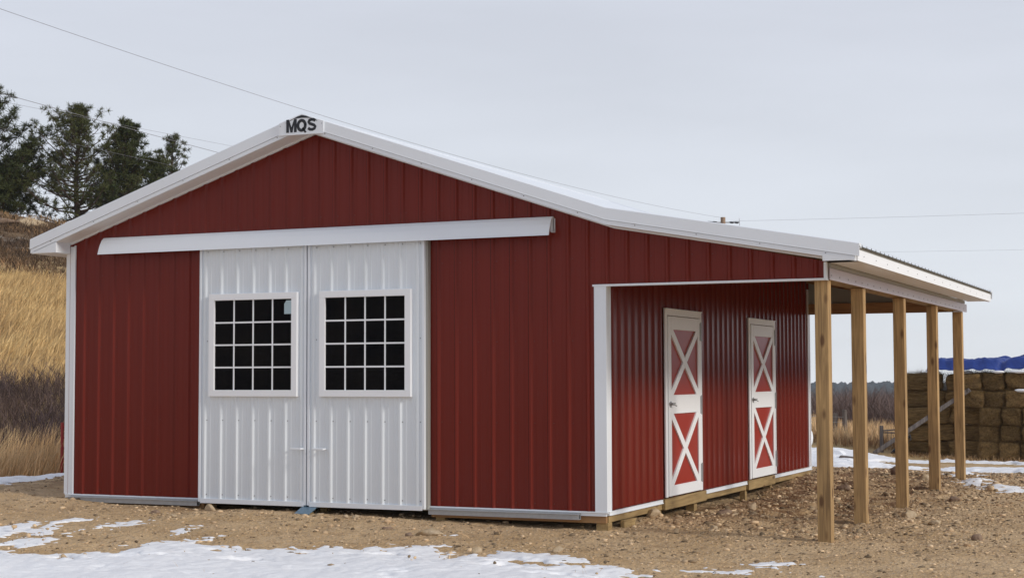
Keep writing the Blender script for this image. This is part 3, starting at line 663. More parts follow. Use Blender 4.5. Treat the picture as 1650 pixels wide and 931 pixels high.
ROCKS = [  # x, y, half sizes, rot, material, label
 (5.80, -1.21, .165, .085, .062, .45, 'tanrock', 'large flat tan rock lying on the dirt before the right sliding door'),
 (7.99, 3.33, .085, .06, .07, .3, 'tanrock', 'pale blocky rock on the dirt between the stall doors and the second post'),
 (6.815, -2.19, .055, .035, .055, .9, 'tanrock', 'small upright cream rock at the edge of the large snow patch'),
 (6.49, -3.27, .045, .03, .028, .2, 'tanrock', 'small tan rock standing alone in the foreground snow'),
 (7.50, -1.79, .075, .05, .045, .5, 'tanrock', 'tan rock beside the little snow patch before the barn corner'),
 (7.37, 1.35, .12, .08, .07, 1.3, 'tanrock', 'rounded tan rock wedged under the skirt board near the barn corner'),
 (7.45, 9.55, .12, .08, .10, .4, 'tanrock', 'tan rock by the far right corner of the barn'),
 (11.09, .70, .075, .05, .05, .4, 'brownrock', 'reddish brown rock alone on the bare dirt right of the front post'),
 (10.0, 2.9, .10, .08, .07, .7, 'tanrock', 'whitish rock on the gravel heap right of the second post'),
 (10.42, 2.26, .085, .06, .05, .1, 'tanrock', 'flat pale rock on the gravel, nearest the front post on its right side'),
 (2.42, -.32, .075, .05, .06, .2, 'tanrock', 'yellowish rock just under the left edge of the left sliding door'),
 (1.95, -.75, .06, .045, .035, .8, 'brownrock', 'dark brown stone on the dirt before the left red panel'),
 (2.42, -1.05, .05, .035, .03, .1, 'tanrock', 'small tan stone between the lone snow patch and the left sliding door'),
 (7.95, 2.3, .11, .06, .05, 1.1, 'brownrock', 'grey brown rock on the dirt before the near stall door'),
 (4.35, -.45, .045, .03, .03, .4, 'tanrock', 'pointed tan stone right of the blue door guide bracket'),
 (4.44, -.38, .05, .035, .035, .6, 'tanrock', 'chunky tan stone closest to the foot of the right sliding door'),
 (5.62, -1.32, .055, .04, .03, .2, 'brownrock', 'grey stone touching the left end of the large flat tan rock'),
 (5.15, -.95, .07, .035, .025, .7, 'brownrock', 'low brown rock between the large flat rock and the guide bracket'),
 (9.35, 3.2, .10, .07, .06, 1.7, 'tanrock', 'tan rock half buried beside the third post'),
 (8.65, 5.6, .11, .08, .07, .3, 'brownrock', 'brown rock on the churned dirt deep under the lean-to'),
 (9.25, 8.3, .12, .09, .08, .8, 'tanrock', 'rough tan rock in the dirt heap behind the fourth post'),
 (8.6, 9.6, .13, .09, .09, 2.1, 'brownrock', 'brown rock on the far dirt bank between barn corner and last post'),
 (10.15, 5.4, .09, .07, .06, 1.2, 'brownrock', 'brown rock on open gravel right of the fourth post'),
 (8.35, .55, .05, .04, .03, 1.2, 'tanrock', 'little light stone left of the front post'),
]
for i, (x, y, a, b, c, rz, m, lab) in enumerate(ROCKS):
    v = rock_shape(40+i, IV2, 12)*np.array([a, b, c]); v = v+(fbm(v[:, 0]*30+i, v[:, 1]*30+v[:, 2]*20, 3, 3)*.008)[:, None]
    o = npmesh('rock', v, IF2, M[m], smooth=False); o.location = (x, y, gz(x, y)+c*.45); o.rotation_euler = (0, 0, rz); P(o, lab, 'rock', 'rocks on the dirt yard')
mb = MB(); mb.prism([(0, -.02, -.05), (.0, .30, -.05), (.0, .33, .02), (.0, .38, .055), (0, -.02, .055)], (.05, 0, 0), M['boardwood'])
o = mb.build('board_offcut', bevel=.003, loc=(7.335, .40, -.172)); P(o, 'short wooden offcut with a slanted end lying under the barn corner', 'board')

n = 110; cx = r.uniform(1, 9.5, n); cy = r.uniform(-5, -2.3, n)
g_ = scatter_stones('snow_pebbles', cx, cy, .008+r.exponential(.008, n).clip(0, .03), M['gravel'], 9, flat=(.5, .9)); g_.location.z = .055
P(g_, 'scattered pebbles and chips lying on the foreground snow', 'pebbles', kind='stuff')

# ------------------------------------------------------------------ grass, brush (blades as tapered ribbons)
def blades(cx, cy, cz, h, wd, lean, az, curl=.35, seg=3, face=None):
    """arrays -> V, F of tapered bent ribbons"""
    n = len(cx); face = az+np.pi/2 if face is None else face
    sx, sy = np.cos(face)*wd/2, np.sin(face)*wd/2; V = np.empty((n, 2*seg+1, 3))
    for k in range(seg):
        t = k/seg; off = lean*h*(t+curl*t*t); zz = cz+h*t*np.sqrt(np.clip(1-(lean*.6)**2*t, .1, 1)); ww = 1-.75*t
        bx, by = cx+np.cos(az)*off, cy+np.sin(az)*off
        V[:, 2*k] = np.stack([bx-sx*ww, by-sy*ww, zz], -1); V[:, 2*k+1] = np.stack([bx+sx*ww, by+sy*ww, zz], -1)
    off = lean*h*(1+curl); V[:, -1] = np.stack([cx+np.cos(az)*off, cy+np.sin(az)*off, cz+h*np.sqrt(np.clip(1-(lean*.6)**2, .1, 1))], -1)
    F = []
    for k in range(seg-1): F += [[2*k, 2*k+1, 2*k+3], [2*k, 2*k+3, 2*k+2]]
    F.append([2*seg-2, 2*seg-1, 2*seg]); F = np.array(F)
    return V.reshape(-1, 3), (F[None]+(np.arange(n)*(2*seg+1))[:, None, None]).reshape(-1, 3)
def st(s, t): return CAM.x+HD[0]*s+HR[0]*t, CAM.y+HD[1]*s+HR[1]*t
def grass(name, cx, cy, hlo, hhi, wd, mt, label, cat, leanmax=.45, wind=None, seg=3, clump=.0):
    n = len(cx); h = rng.uniform(hlo, hhi, n)*(1+.45*fbm(cx*.9, cy*.9, 3, 71)); az = rng.uniform(0, 2*np.pi, n)
    if wind is not None: az = wind+rng.normal(0, .7, n)
    V, F = blades(cx, cy, ground_h(cx, cy)-.02, h, wd*rng.uniform(.6, 1.4, n), rng.uniform(.05, leanmax, n), az, seg=seg, face=rng.uniform(0, np.pi, n))
    o = npmesh(name, V, F, mt); P(o, label, cat, kind='stuff'); return o
M['tallgrass'] = mat('tall_dry_grass', (.68, .50, .29), .8, .2, var=(.9, .8, (.56, .36, .19)), island=.4)
M['hillgrass'] = mat('pale_hill_grass', (.74, .54, .26), .85, .2, var=(.22, 1, (.46, .30, .14)), island=.3)
M['russet'] = mat('russet_grass', (.33, .19, .10), .85, .2, var=(.6, .8, (.42, .29, .15)), island=.35)
M['twig'] = mat('grey_purple_twigs', (.078, .056, .062), .85, .2, var=(.45, 1, (.15, .10, .075)), island=.5)
M['willow'] = mat('willow_twigs', (.20, .145, .125), .85, .2, var=(.25, 1, (.135, .092, .085)), island=.35)
M['scrub'] = mat('dark_scrub', (.085, .058, .04), .9, .1, var=(.5, .9, (.15, .095, .055)), island=.5)
# left tall grass before the brush
n = 26000; s = rng.uniform(27.6, 32.6, n); t = rng.uniform(-16, 4, n)*1.0; cx, cy = st(s, t); t_left = (s > 27.9+fbm(cx, cy, 3, 4)*1.1)
k = t_left & ~((cx > -1.0) & (cy < L+1)); grass('tall_grass', cx[k], cy[k], .42, .78, .013, M['tallgrass'], 'tall dry golden grass standing along the snow left of the barn', 'grass', .5, wind=.4)
# left brush
def thicket(name, cx, cy, hlo, hhi, wd, mt, label, twigs=5, lean=.4):
    n = len(cx); h = rng.uniform(hlo, hhi, n); az = rng.uniform(0, 2*np.pi, n); cz = ground_h(cx, cy)-.03; ln = rng.uniform(.05, lean, n)
    Vs = []; Fs = []; b = 0
    def put(V, F):
        nonlocal b
        Vs.append(V); Fs.append(F+b); b += len(V)
    put(*blades(cx, cy, cz, h, wd, ln, az, seg=3, face=rng.uniform(0, np.pi, n)))
    for k in range(twigs):
        f = rng.uniform(.25, .85, n); off = ln*h*(f+.35*f*f); q = rng.uniform(0, 2*np.pi, n)
        put(*blades(cx+np.cos(az)*off, cy+np.sin(az)*off, cz+h*f*.97, h*rng.uniform(.15, .42, n), wd*.6*np.ones(n), rng.uniform(.3, 1.0, n), q, seg=2, face=rng.uniform(0, np.pi, n)))
    o = npmesh(name, np.concatenate(Vs), np.concatenate(Fs), mt); P(o, label, 'brush', kind='stuff'); return o
n = 17000; s = rng.uniform(31.8, 37.5, n); t = rng.uniform(-17, 8, n); cx, cy = st(s, t)
dome = 1.0+.5*fbm(cx*.35, cy*.35, 2, 81); k = rng.uniform(0, 1, n) < dome
thicket('brush_thicket', cx[k], cy[k], .30, .80, .018, M['twig'], 'leafless grey brown brush at the foot of the left hill', 7, .5)
# golden grass on the slope
n = 120000; s = rng.uniform(38, 64, n); t = rng.uniform(-9, 10, n); cx, cy = st(s, t)
dn = fbm(cx*.25, cy*.25, 4, 91); k = (rng.uniform(0, 1, n) < .8+dn) & (s < 57.5+fbm(cx*.12, cy*.12, 4, 21)*7)
grass('hill_grass', cx[k], cy[k], .22, .5, .030, M['hillgrass'], 'pale golden dry grass covering the slope of the left hill', 'grass', .75, wind=.73, seg=2)
n = 60000; s = rng.uniform(56, 92, n); t = rng.uniform(-12, 14, n); cx, cy = st(s, t); k = fbm(cx*.3, cy*.3, 4, 95) > np.where(s < 76, -.25, .25)
grass('hill_scrub', cx[k], cy[k], .10, .34, .045, M['scrub'], 'dark low scrub mottling the upper part of the left hill', 'scrub', .9, seg=2)
n = 36000; s = rng.uniform(56, 92, n); t = rng.uniform(-12, 14, n); cx, cy = st(s, t); k = fbm(cx*.3, cy*.3, 4, 95) < .05
grass('hill_grass', cx[k], cy[k], .12, .30, .04, M['russet'], 'russet brown grass on the shoulder of the left hill under the pines', 'grass', .8, seg=2)
n = 2600; s = rng.uniform(58, 74, n); t = rng.uniform(-12, 12, n); cx, cy = st(s, t); k = fbm(cx*.25, cy*.25, 3, 97) > .10; thicket('hill_brush', cx[k], cy[k], .2, .6, .035, M['scrub'], 'dark brown shrubs on the rocky bank near the top of the left hill', 7, .6)
# outcrop rocks on the hill shoulder
for i, (px_s, px_t, a, m, lab) in enumerate(((74, -1.6, .9, 'tanrock', 'broad pale outcrop rock on the hill shoulder under the leftmost pine'), (76.5, 1.0, .8, 'tanrock', 'pale outcrop rock on the hill shoulder, nearest the barn eave'), (71.5, -2.6, .6, 'brownrock', 'brown outcrop rock on the hill shoulder at the photo edge'), (65, -.9, .6, 'tanrock', 'long pale rock low in the dark scrub of the hill'), (60.5, .8, .3, 'tanrock', 'small light rock where the hill scrub meets the golden grass'))):
    x, y = st(px_s, px_t+2.0); v = rock_shape(70+i, IV2, 12)*np.array([a*1.3, a*.8, a*.32]); o = npmesh('rock', v, IF2, M[m]); o.location = (x, y, gz(x, y)+.16); o.rotation_euler = (0, 0, .6); P(o, lab, 'rock', 'outcrop rocks on the hill')
# right side: reeds, willow thicket
n = 30000; cx = rng.uniform(-6, 10.5, n); cy = rng.uniform(21.8, 31, n); k = ~((cx > 6.3)*(cy < 24.6)); cx, cy = cx[k], cy[k]
k = cy > 22.6+fbm(cx*.8, cy*.8, 3, 12)*1.2; cx, cy = cx[k], cy[k]
grass('tall_grass', cx, cy, .30, .55, .018, M['tallgrass'], 'tall straw coloured grass behind the snowy yard right of the barn', 'grass', .35)
n = 5000; cx = rng.uniform(-4, 9.5, n); cy = rng.uniform(22.0, 23.6, n); k = ~((cx > 6.1)*(cy < 24.6))
grass('low_grass', cx[k], cy[k], .12, .30, .02, M['russet'], 'short russet grass along the far edge of the yard snow', 'grass', .5)
n = 9000; cx = rng.uniform(-22, 6, n); cy = rng.uniform(50, 64, n); cx = cx+0; k = rng.uniform(0, 1, n) < .9+.6*fbm(cx*.2, cy*.2, 2, 13)
thicket('willow_thicket', cx[k], cy[k], 1.15, 2.2, .030, M['willow'], 'leafless grey purple willow thicket beyond the straw grass', 9, .3)
# straw tufts under the bales and odd weeds in the yard
n = 1500; cx = rng.uniform(6.4, 11.5, n); cy = rng.uniform(20.4, 21.5, n)
grass('straw_litter', cx, cy, .05, .16, .02, M['russet'], 'loose straw litter along the foot of the hay stack', 'straw', 1.0)

n = 900; cx = rng.uniform(1.5, 12, n); cy = rng.uniform(-4.5, 11, n); k = ~((cx < W)*(cy > -.1)) & (fbm(cx*.8, cy*.8, 2, 77) > .05)
grass('dry_straw', cx[k], cy[k], .04, .16, .007, M['tallgrass'], 'stray bits of dry straw and stems lying on the yard dirt', 'straw', 1.6)

# ------------------------------------------------------------------ far forest
M['needles'] = mat('pine_needles', (.062, .074, .024), .7, .2, var=(.8, .9, (.098, .098, .034)), island=.5)
M['needles2'] = mat('dark_pine_needles', (.040, .054, .017), .7, .2, var=(.7, .9, (.070, .075, .024)), island=.5)
M['forest'] = mat('haze_blue_pines', (.042, .062, .078), .9, .1, island=.25)  # blue of the distance haze tinted into the needles, besides the haze volume
M['bark'] = mat('pine_bark', (.095, .065, .05), .9, .1, var=(6, .8, (.055, .04, .035)), bump=(30, .6, .02))
n = 5200; dd = rng.uniform(930, 1040, n); aa = rng.uniform(-.60, .30, n); cx = CAM.x-np.sin(aa+.12)*dd; cy = CAM.y+np.cos(aa+.12)*dd
hh = rng.uniform(10.5, 13.0, n)*(1+.35*fbm(cx*.012, cy*.012, 3, 14)); cz = ground_h(cx, cy, False)-.3
Vs = []; Fs = []; b = 0
for k in range(n):
    m_ = 7; rr = hh[k]*rng.uniform(.30, .46); a0 = rng.uniform(0, 6)
    lv = [(0.08, .75), (.40, 1.0), (.78, .70)]
    V = [(cx[k]+math.cos(a0+j*2*math.pi/m_)*rr*f*rng.uniform(.7, 1.25), cy[k]+math.sin(a0+j*2*math.pi/m_)*rr*f, cz[k]+hh[k]*zf*rng.uniform(.92, 1.08)) for zf, f in lv for j in range(m_)]+[(cx[k], cy[k], cz[k]+hh[k])]*1
    V += [V[-1]]
    f = []
    for q in range(2):
        for j in range(m_): f += [[q*m_+j, q*m_+(j+1) % m_, (q+1)*m_+(j+1) % m_], [q*m_+j, (q+1)*m_+(j+1) % m_, (q+1)*m_+j]]
    f += [[2*m_+j, 2*m_+(j+1) % m_, 3*m_] for j in range(m_)]
    Vs.append(np.array(V)); Fs.append(np.array(f)+b); b += len(V)
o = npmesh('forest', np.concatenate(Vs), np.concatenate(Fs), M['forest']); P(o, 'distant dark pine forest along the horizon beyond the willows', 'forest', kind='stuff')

# ------------------------------------------------------------------ pines
def pine(x, y, ztop, rad, label, seed, nmat, sparse=1.0, lopside=0, crown0=.15, shape='cone', tuft=.26, nl=60, lean=0):
    r = np.random.default_rng(seed); z0 = gz(x, y)-.2; H = ztop-z0
    t = E('pine_tree', (x, y, z0), label, 'tree', 'pines on the left hill')
    mb = MB(); tr = H*.022+.03
    path = [(lean*H*f*f+.05*math.sin(f*7+seed), .05*math.cos(f*6), H*f) for f in (0, .15, .3, .45, .6, .75, .9, .985)]
    mb.tube(path, [tr*(1-.85*f) for f in (0, .15, .3, .45, .6, .75, .9, .985)], M['bark'], 8)
    tips = []
    for k in range(nl):
        f = crown0+(1-crown0)*((k+.5)/nl)**.9; a = k*2.4+r.uniform(-.5, .5)
        g = (f-crown0)/(1-crown0)
        if shape == 'cone': L_ = rad*(1.02-g)**.72*r.choice([.5, .75, .95, 1.15])*r.uniform(.85, 1.1)
        else: L_ = rad*(math.sin(min(1, (1-g)*1.25+.12)*math.pi/2))**.9*(.55+.45*min(1, g*3+.3))*r.uniform(.55, 1.2)
        L_ *= 1+lopside*math.cos(a-2.4)
        if L_ < .18: L_ = .18
        i = f*7; i0 = min(int(i), 6); base = Vector(path[i0]).lerp(Vector(path[i0+1]), min(1, (f-(0,.15,.3,.45,.6,.75,.9)[i0])/((0,.15,.3,.45,.6,.75,.9,.985)[i0+1]-(0,.15,.3,.45,.6,.75,.9)[i0])) if f >= (0,.15,.3,.45,.6,.75,.9)[i0] else 0)
        base.z = f*H
        up_ = r.uniform(-.05, .4)+.6*g; pts = []
        for q in (0, .35, .7, 1.0):
            pts.append(base+Vector((math.cos(a)*L_*q, math.sin(a)*L_*q, L_*(up_*q-.18*q*(1-q)*2+.22*q*q))))
        mb.tube(pts, [tr*.32*(1-g*.7)*(1-.8*q)+.006 for q in (0, .35, .7, 1.0)], M['bark'], 5)
        for q in np.linspace(.32, 1, max(3, int(L_*4.2))):
            i = q*3; i0 = min(int(i), 2); p = pts[i0].lerp(pts[i0+1], i-i0)
            for rep in range(3 if q < .95 else 4):
                if r.uniform() > sparse*(.55+.6*q): continue
                sp = L_*.13*(1.1-q)+.09
                e = p+Vector((r.normal()*sp, r.normal()*sp, abs(r.normal())*sp*.55+.02))
                tips.append((e, (e-p).normalized() if (e-p).length > .02 else Vector((0, 0, 1))))
                if (e-p).length > .18: mb.tube([p, e], [.012, .006], M['bark'], 3)
    trunk = mb.build('trunk', t, bevel=-1)
    for q in range(8): tips.append((Vector(path[-1])+Vector((r.normal()*.08, r.normal()*.08, -q*.08)), Vector((0, 0, 1))))
    c = np.array([p[0][:] for p in tips]); d = np.array([p[1][:] for p in tips]); m = 26; n = len(c)
    cc = np.repeat(c, m, 0); q = r.normal(size=(n*m, 3)); q /= np.linalg.norm(q, axis=1)[:, None]; dd = q+np.repeat(d, m, 0)*.35+np.array([0, 0, .35]); dd /= np.linalg.norm(dd, axis=1)[:, None]
    ln = tuft*r.uniform(.55, 1.1, n*m)[:, None]*np.repeat(r.uniform(.7, 1.25, n), m)[:, None]; sd = np.cross(dd, r.normal(size=(n*m, 3))); sd /= np.linalg.norm(sd, axis=1)[:, None]+1e-9; wd_ = tuft*.085
    V = np.stack([cc-sd*wd_*.5, cc+sd*wd_*.5, cc+dd*ln+sd*wd_*.35, cc+dd*ln-sd*wd_*.35], 1).reshape(-1, 3)
    F = np.arange(len(V)).reshape(-1, 4)
    npmesh('crown', V, F, nmat, parent=t)
    return t
pine(-42.8, 43.2, 15.3, 3.7, 'large dense dark pine cut by the left edge of the photo', 1, M['needles2'], 1.4, 0, .05, 'cone', .28, 240)
pine(-40.8, 43.8, 11.3, 1.7, 'lower bushy pine leaning out at the right flank of the large dense pine', 12, M['needles2'], 1.1, .2, .05, 'cone', .25, 66)
pine(-37.9, 45.8, 14.6, 3.0, 'tall open pine with bare looping branches on its left side', 2, M['needles'], .78, .40, .10, 'cone', .22, 100)
pine(-37.0, 48.4, 14.1, 2.3, 'pine with a rounded dark top, second from the right on the hill', 3, M['needles2'], 1.1, 0, .05, 'cone', .25, 110)
pine(-35.7, 49.1, 12.3, 2.0, 'low spreading pine reaching down behind the barn roof edge', 4, M['needles2'], 1.0, .1, .05, 'cone', .24, 72)
pine(-43.9, 61.6, 15.75, 2.6, 'small isolated pine peeking over the left roof slope', 5, M['needles'], .9, 0, .08, 'cone', .24, 56)

# ------------------------------------------------------------------ hay stack
def hay_mat():
    m = bpy.data.materials.new('hay'); m.use_nodes = True; t = m.node_tree; b = t.nodes['Principled BSDF']; L_ = t.links.new
    b.inputs['Roughness'].default_value = .95; b.inputs['Specular IOR Level'].default_value = .1
    tcn = t.nodes.new('ShaderNodeTexCoord'); mpn = t.nodes.new('ShaderNodeMapping'); mpn.inputs['Scale'].default_value = (.7, 3.2, 4.2); L_(tcn.outputs['Object'], mpn.inputs[0])
    oi = t.nodes.new('ShaderNodeObjectInfo')
    n = t.nodes.new('ShaderNodeTexNoise'); n.noise_dimensions = '4D'; n.inputs['Scale'].default_value = 7; n.inputs['Detail'].default_value = 9; n.inputs['Roughness'].default_value = .8; n.inputs['Distortion'].default_value = .6; L_(mpn.outputs[0], n.inputs['Vector'])
    ml = t.nodes.new('ShaderNodeMath'); ml.operation = 'MULTIPLY'; ml.inputs[1].default_value = 40; L_(oi.outputs['Random'], ml.inputs[0]); L_(ml.outputs[0], n.inputs['W'])
    r_ = t.nodes.new('ShaderNodeValToRGB'); r_.color_ramp.elements[0].position = .36; r_.color_ramp.elements[0].color = (.075, .045, .020, 1); r_.color_ramp.elements[1].position = .68; r_.color_ramp.elements[1].color = (.42, .27, .115, 1)
    L_(n.outputs[0], r_.inputs[0]); v = t.nodes.new('ShaderNodeVectorMath'); v.operation = 'SCALE'; L_(r_.outputs[0], v.inputs[0])
    rr = t.nodes.new('ShaderNodeMapRange'); rr.inputs[3].default_value = .62; rr.inputs[4].default_value = 1.05; L_(oi.outputs['Random'], rr.inputs[0]); L_(rr.outputs[0], v.inputs['Scale']); L_(v.outputs[0], b.inputs['Base Color'])
    bu = t.nodes.new('ShaderNodeBump'); bu.inputs['Strength'].default_value = 1; bu.inputs['Distance'].default_value = .04; L_(n.outputs[0], bu.inputs['Height']); L_(bu.outputs[0], b.inputs['Normal'])
    return m
M['hay'] = hay_mat()
def bale_mesh(seed, lx, ly, lz):
    r = np.random.default_rng(seed); nx = 12; g_ = np.linspace(-1, 1, nx); V = []; F = []
    for ax in range(3):
        for sg in (-1, 1):
            a, b = np.meshgrid(g_, g_, indexing='ij'); c = np.full(a.shape, float(sg)); q = np.stack([c, a, b], -1) if ax == 0 else np.stack([a, c, b], -1) if ax == 1 else np.stack([a, b, c], -1)
            q = q.reshape(-1, 3); base = len(V)*nx*nx; V.append(q); i = (np.arange(nx-1)[:, None]*nx+np.arange(nx-1)[None]).ravel(); F.append(np.stack([i, i+nx, i+nx+1, i+1], 1)+base)
    V = np.concatenate(V); F = np.concatenate(F)
    nn = (np.abs(V)**10).sum(1)**(1/10); V = V/nn[:, None]
    band = 1-.07*np.exp(-((np.abs(V[:, 0])-.38)/.06)**2)
    V[:, 1] *= band; V[:, 2] *= band
    off = fbm(V[:, 0]*2+seed, V[:, 1]*1.5+V[:, 2]*2.2+seed, 5, seed)*.13
    V = V*(1+off)[:, None]; V = V*np.array([lx/2, ly/2, lz/2])
    # fuzz
    nb = 3000; idx = r.integers(0, len(V), nb); c = V[idx]; d = c/np.array([lx, ly, lz])*2; d = np.sign(d)*np.abs(d)**3; d = d/np.linalg.norm(d, axis=1)[:, None]+r.normal(size=(nb, 3))*.7; sd = r.normal(size=(nb, 3)); sd /= np.linalg.norm(sd, axis=1)[:, None]
    c = c+r.normal(size=(nb, 3))*.02; FV = np.stack([c-sd*.003, c+sd*.003, c+d*r.uniform(.03, .10, nb)[:, None], c+d*.01], 1).reshape(-1, 3)
    V2 = np.concatenate([V, FV]); F2 = np.concatenate([F, np.arange(len(FV)).reshape(-1, 4)+len(V)])
    o = npmesh('hay_bale', V2, F2, M['hay']); return o
protos = [bale_mesh(200+k, 1.02, .47, .405) for k in range(4)]
used_p = set(); BW, BH = .46, .39; hz = gz(8, 21.2)-.02
ordn = ['first', 'second', 'third', 'fourth', 'fifth', 'sixth', 'seventh', 'eighth', 'ninth', 'tenth', 'eleventh', 'twelfth', 'thirteenth']
lay = ['bottom layer', 'second layer up', 'third layer up', 'fourth layer up', 'top layer']
def bale(x, y, z, rz, label, tilt=0):
    k = rng.integers(0, 4)
    if k not in used_p: o = protos[k]; used_p.add(k)
    else: o = protos[k].copy(); C.objects.link(o)
    o.location = (x, y, z); o.rotation_euler = (tilt+rng.normal()*.02, rng.normal()*.03, rz+rng.normal()*.10)
    if rng.uniform() < .5: o.rotation_euler.z += math.pi
    o.scale = (rng.uniform(.93, 1.05), rng.uniform(.92, 1.07), rng.uniform(.93, 1.04)); o.location.y += rng.normal()*.055; o.location.x += rng.normal()*.02
    P(o, label, 'hay bale', 'hay bales in the stack')
# left half of the stack shows the long sides of its bales
for j in range(5):
    xs0 = 6.50+(.0, .18, .10, -.02, -.04)[j]
    lens = 2 if j % 2 == 0 else 2
    for q in range(2):
        bale(xs0+.52+q*1.04, 21.75+.03*math.sin(j*2+q), hz+BH*(j+.5), 0, f'hay bale in the {lay[j]}, {ordn[q]} from the left end of the hay stack')
    for q in range(4): pass
# right half stands forward and shows bale ends
shift = [8.22, 8.27, 8.30, 8.02, 7.92]
for j in range(5):
    n_ = 11 if j < 4 else 11
    for q in range(n_):
        bale(shift[j]+.23+q*.485, 21.36+(.0, .02, .03, .12, .30)[j]+rng.normal()*.025, hz+BH*(j+.5)+rng.normal()*.006, math.pi/2, f'hay bale in the {lay[j]}, {ordn[q]} along the part with bale ends')
for j in range(5):   # back rows seen only from the side
    bale(6.75, 22.6, hz+BH*(j+.5), math.pi/2, f'hay bale in the {lay[j]} at the back left corner of the stack')
# tarp
tx = np.linspace(7.12, 13.2, 190); ty = np.linspace(-.62, 1.0, 40); TX, TY = np.meshgrid(tx, ty, indexing='ij')
top = hz+BH*5
u = TY
bulge = np.where(u < -.40, 0, 1.0)
TZ = top+.07+.25*sstep(-.62, -.40, u)*(1+.15*fbm(TX*1.1, u*2, 3, 41))+.11*np.abs(fbm(TX*2.4+u*2.5, u*4, 3, 42))+.04*fbm(TX*7, u*6, 2, 43)
TZ *= 1
TZ = TZ+.02*np.sin(TX*2.2)-.12*np.exp(-((TX-8.95-.3*u)/.10)**2)
endf = sstep(7.10, 7.20, TX); TZ = top+.03+(TZ-top-.03)*endf
YY = 21.75+TY+.07*fbm(TX*2.5, u*3, 3, 44)-.03*np.cos(TX*3.1)
n1 = len(ty); ii = (np.arange(len(tx)-1)[:, None]*n1+np.arange(n1-1)[None]).ravel()
V = np.stack([TX, YY, TZ], -1).reshape(-1, 3)
M['tarp'] = mat('blue_tarp', (.018, .045, .22), .45, .35, var=(3, .6, (.026, .062, .29)), bump=(9, .6, .05))
o = npmesh('tarp', V, np.stack([ii, ii+n1, ii+n1+1, ii+1], 1), M['tarp'], smooth=True); P(o, 'crumpled bright blue tarp spread over the top of the hay stack', 'tarp')
md = o.modifiers.new('thick', 'SOLIDIFY'); md.thickness = .008
def snow_blob(x0, x1, y, z, dy, th, lab):
    n = 30; v = IV2.copy()*np.array([(x1-x0)/2, dy, th]); v = v+(fbm(v[:, 0]*6, v[:, 1]*9, 3, 5)*.03)[:, None]*np.array([0, 1, .5])
    o = npmesh('snow_clump', v, IF2, M['snow'], smooth=True); o.location = ((x0+x1)/2, y, z); P(o, lab, 'snow', 'snow caught on the hay stack')
snow_blob(7.15, 7.42, 21.50, top+.015, .14, .035, 'thin snow strip on the left top edge of the hay stack')
snow_blob(7.92, 8.15, 21.40, top+.02, .12, .045, 'snow strip under the tarp edge just right of the farthest post')
snow_blob(8.62, 8.88, 21.10, top+.03, .12, .035, 'left snow clump beneath the blue tarp dip')
snow_blob(9.0, 9.42, 21.08, top+.03, .11, .032, 'right snow clump beneath the blue tarp')
snow_blob(9.1, 9.45, 21.0, hz+BH*4+.0, .12, .04, 'snow on the ledge one layer below the hay stack top')

# ------------------------------------------------------------------ yard clutter
g0 = gz(5.9, 21.0)
o = MB().prism([(5.95, 20.75, g0+.02), (6.02, 20.75, g0-.05), (8.16, 20.92, 1.10), (8.10, 20.92, 1.17)], (0, .12, 0), M['oldwood']).build('pole', bevel=.004); P(o, 'long weathered grey beam leaning up against the hay stack', 'beam')
mb = MB(); mb.tube([(6.30, 21.2, gz(6.3, 21.2)+.0), (6.72, 21.25, .06)], .032, M['black'], 8); o = mb.build('pipe'); P(o, 'short black pipe propped at the left foot of the hay stack', 'pipe')
M['rust'] = mat('dull_grey_iron', (.16, .15, .145), .7, .3, metal=.2)
rk = E('hay_rack', (6.3, 21.42, gz(6.3, 21.4)), 'bent grey wire rack with thin tines beside the hay stack foot', 'rack')
zt_ = .46
mb = MB(); mb.tube([(-.25, 0, zt_+.06), (.05, 0, zt_+.09), (.28, 0, zt_+.06), (.40, 0, zt_-.03), (.42, 0, zt_-.12), (.30, 0, zt_-.28), (.12, 0, zt_-.40), (.0, 0, .0)], .016, M['rust'], 8); mb.build('frame', rk)
for k in range(6): MB().tube([(-.12+k*.085, .01, zt_+.05), (-.11+k*.08, .02, .14)], .006, M['rust'], 5).build('tine', rk)
MB().tube([(-.25, .02, zt_+.02), (.36, .02, zt_+.01)], .018, M['oldwood'], 6).build('rail', rk)
MB().box((-.30, -.04, 0), (-.22, .04, zt_+.18), M['oldwood']).build('stake', rk, bevel=.004)
# fence
fe = E('wire_fence', (4.5, 24.6, gz(4.5, 24.6)), 'old wire fence on weathered wooden posts in the straw grass', 'fence')
fx = [-3.1, -.6, 1.6, 4.20, 4.46]
for k, x in enumerate(fx):
    z_ = gz(x, 24.6)-gz(4.5, 24.6); MB().tube([(x-4.5, 0, z_-.3), (x-4.5+.02, .01, z_+.35), (x-4.5+.01+.03*(k % 2), 0, z_+(.74 if k == 4 else .60))], [.075, .07, .06], M['oldwood'], 9).build('post', fe, smooth=False)
for h in (.25, .42, .56): MB().tube([(fx[0]-4.5, -.07, h)]+[(fx[0]-4.5+q*.76, -.07, h-.02*math.sin(q*2)) for q in range(1, 10)]+[(-.04, -.07, h)], .004, M['galv'], 4).build('wire', fe)
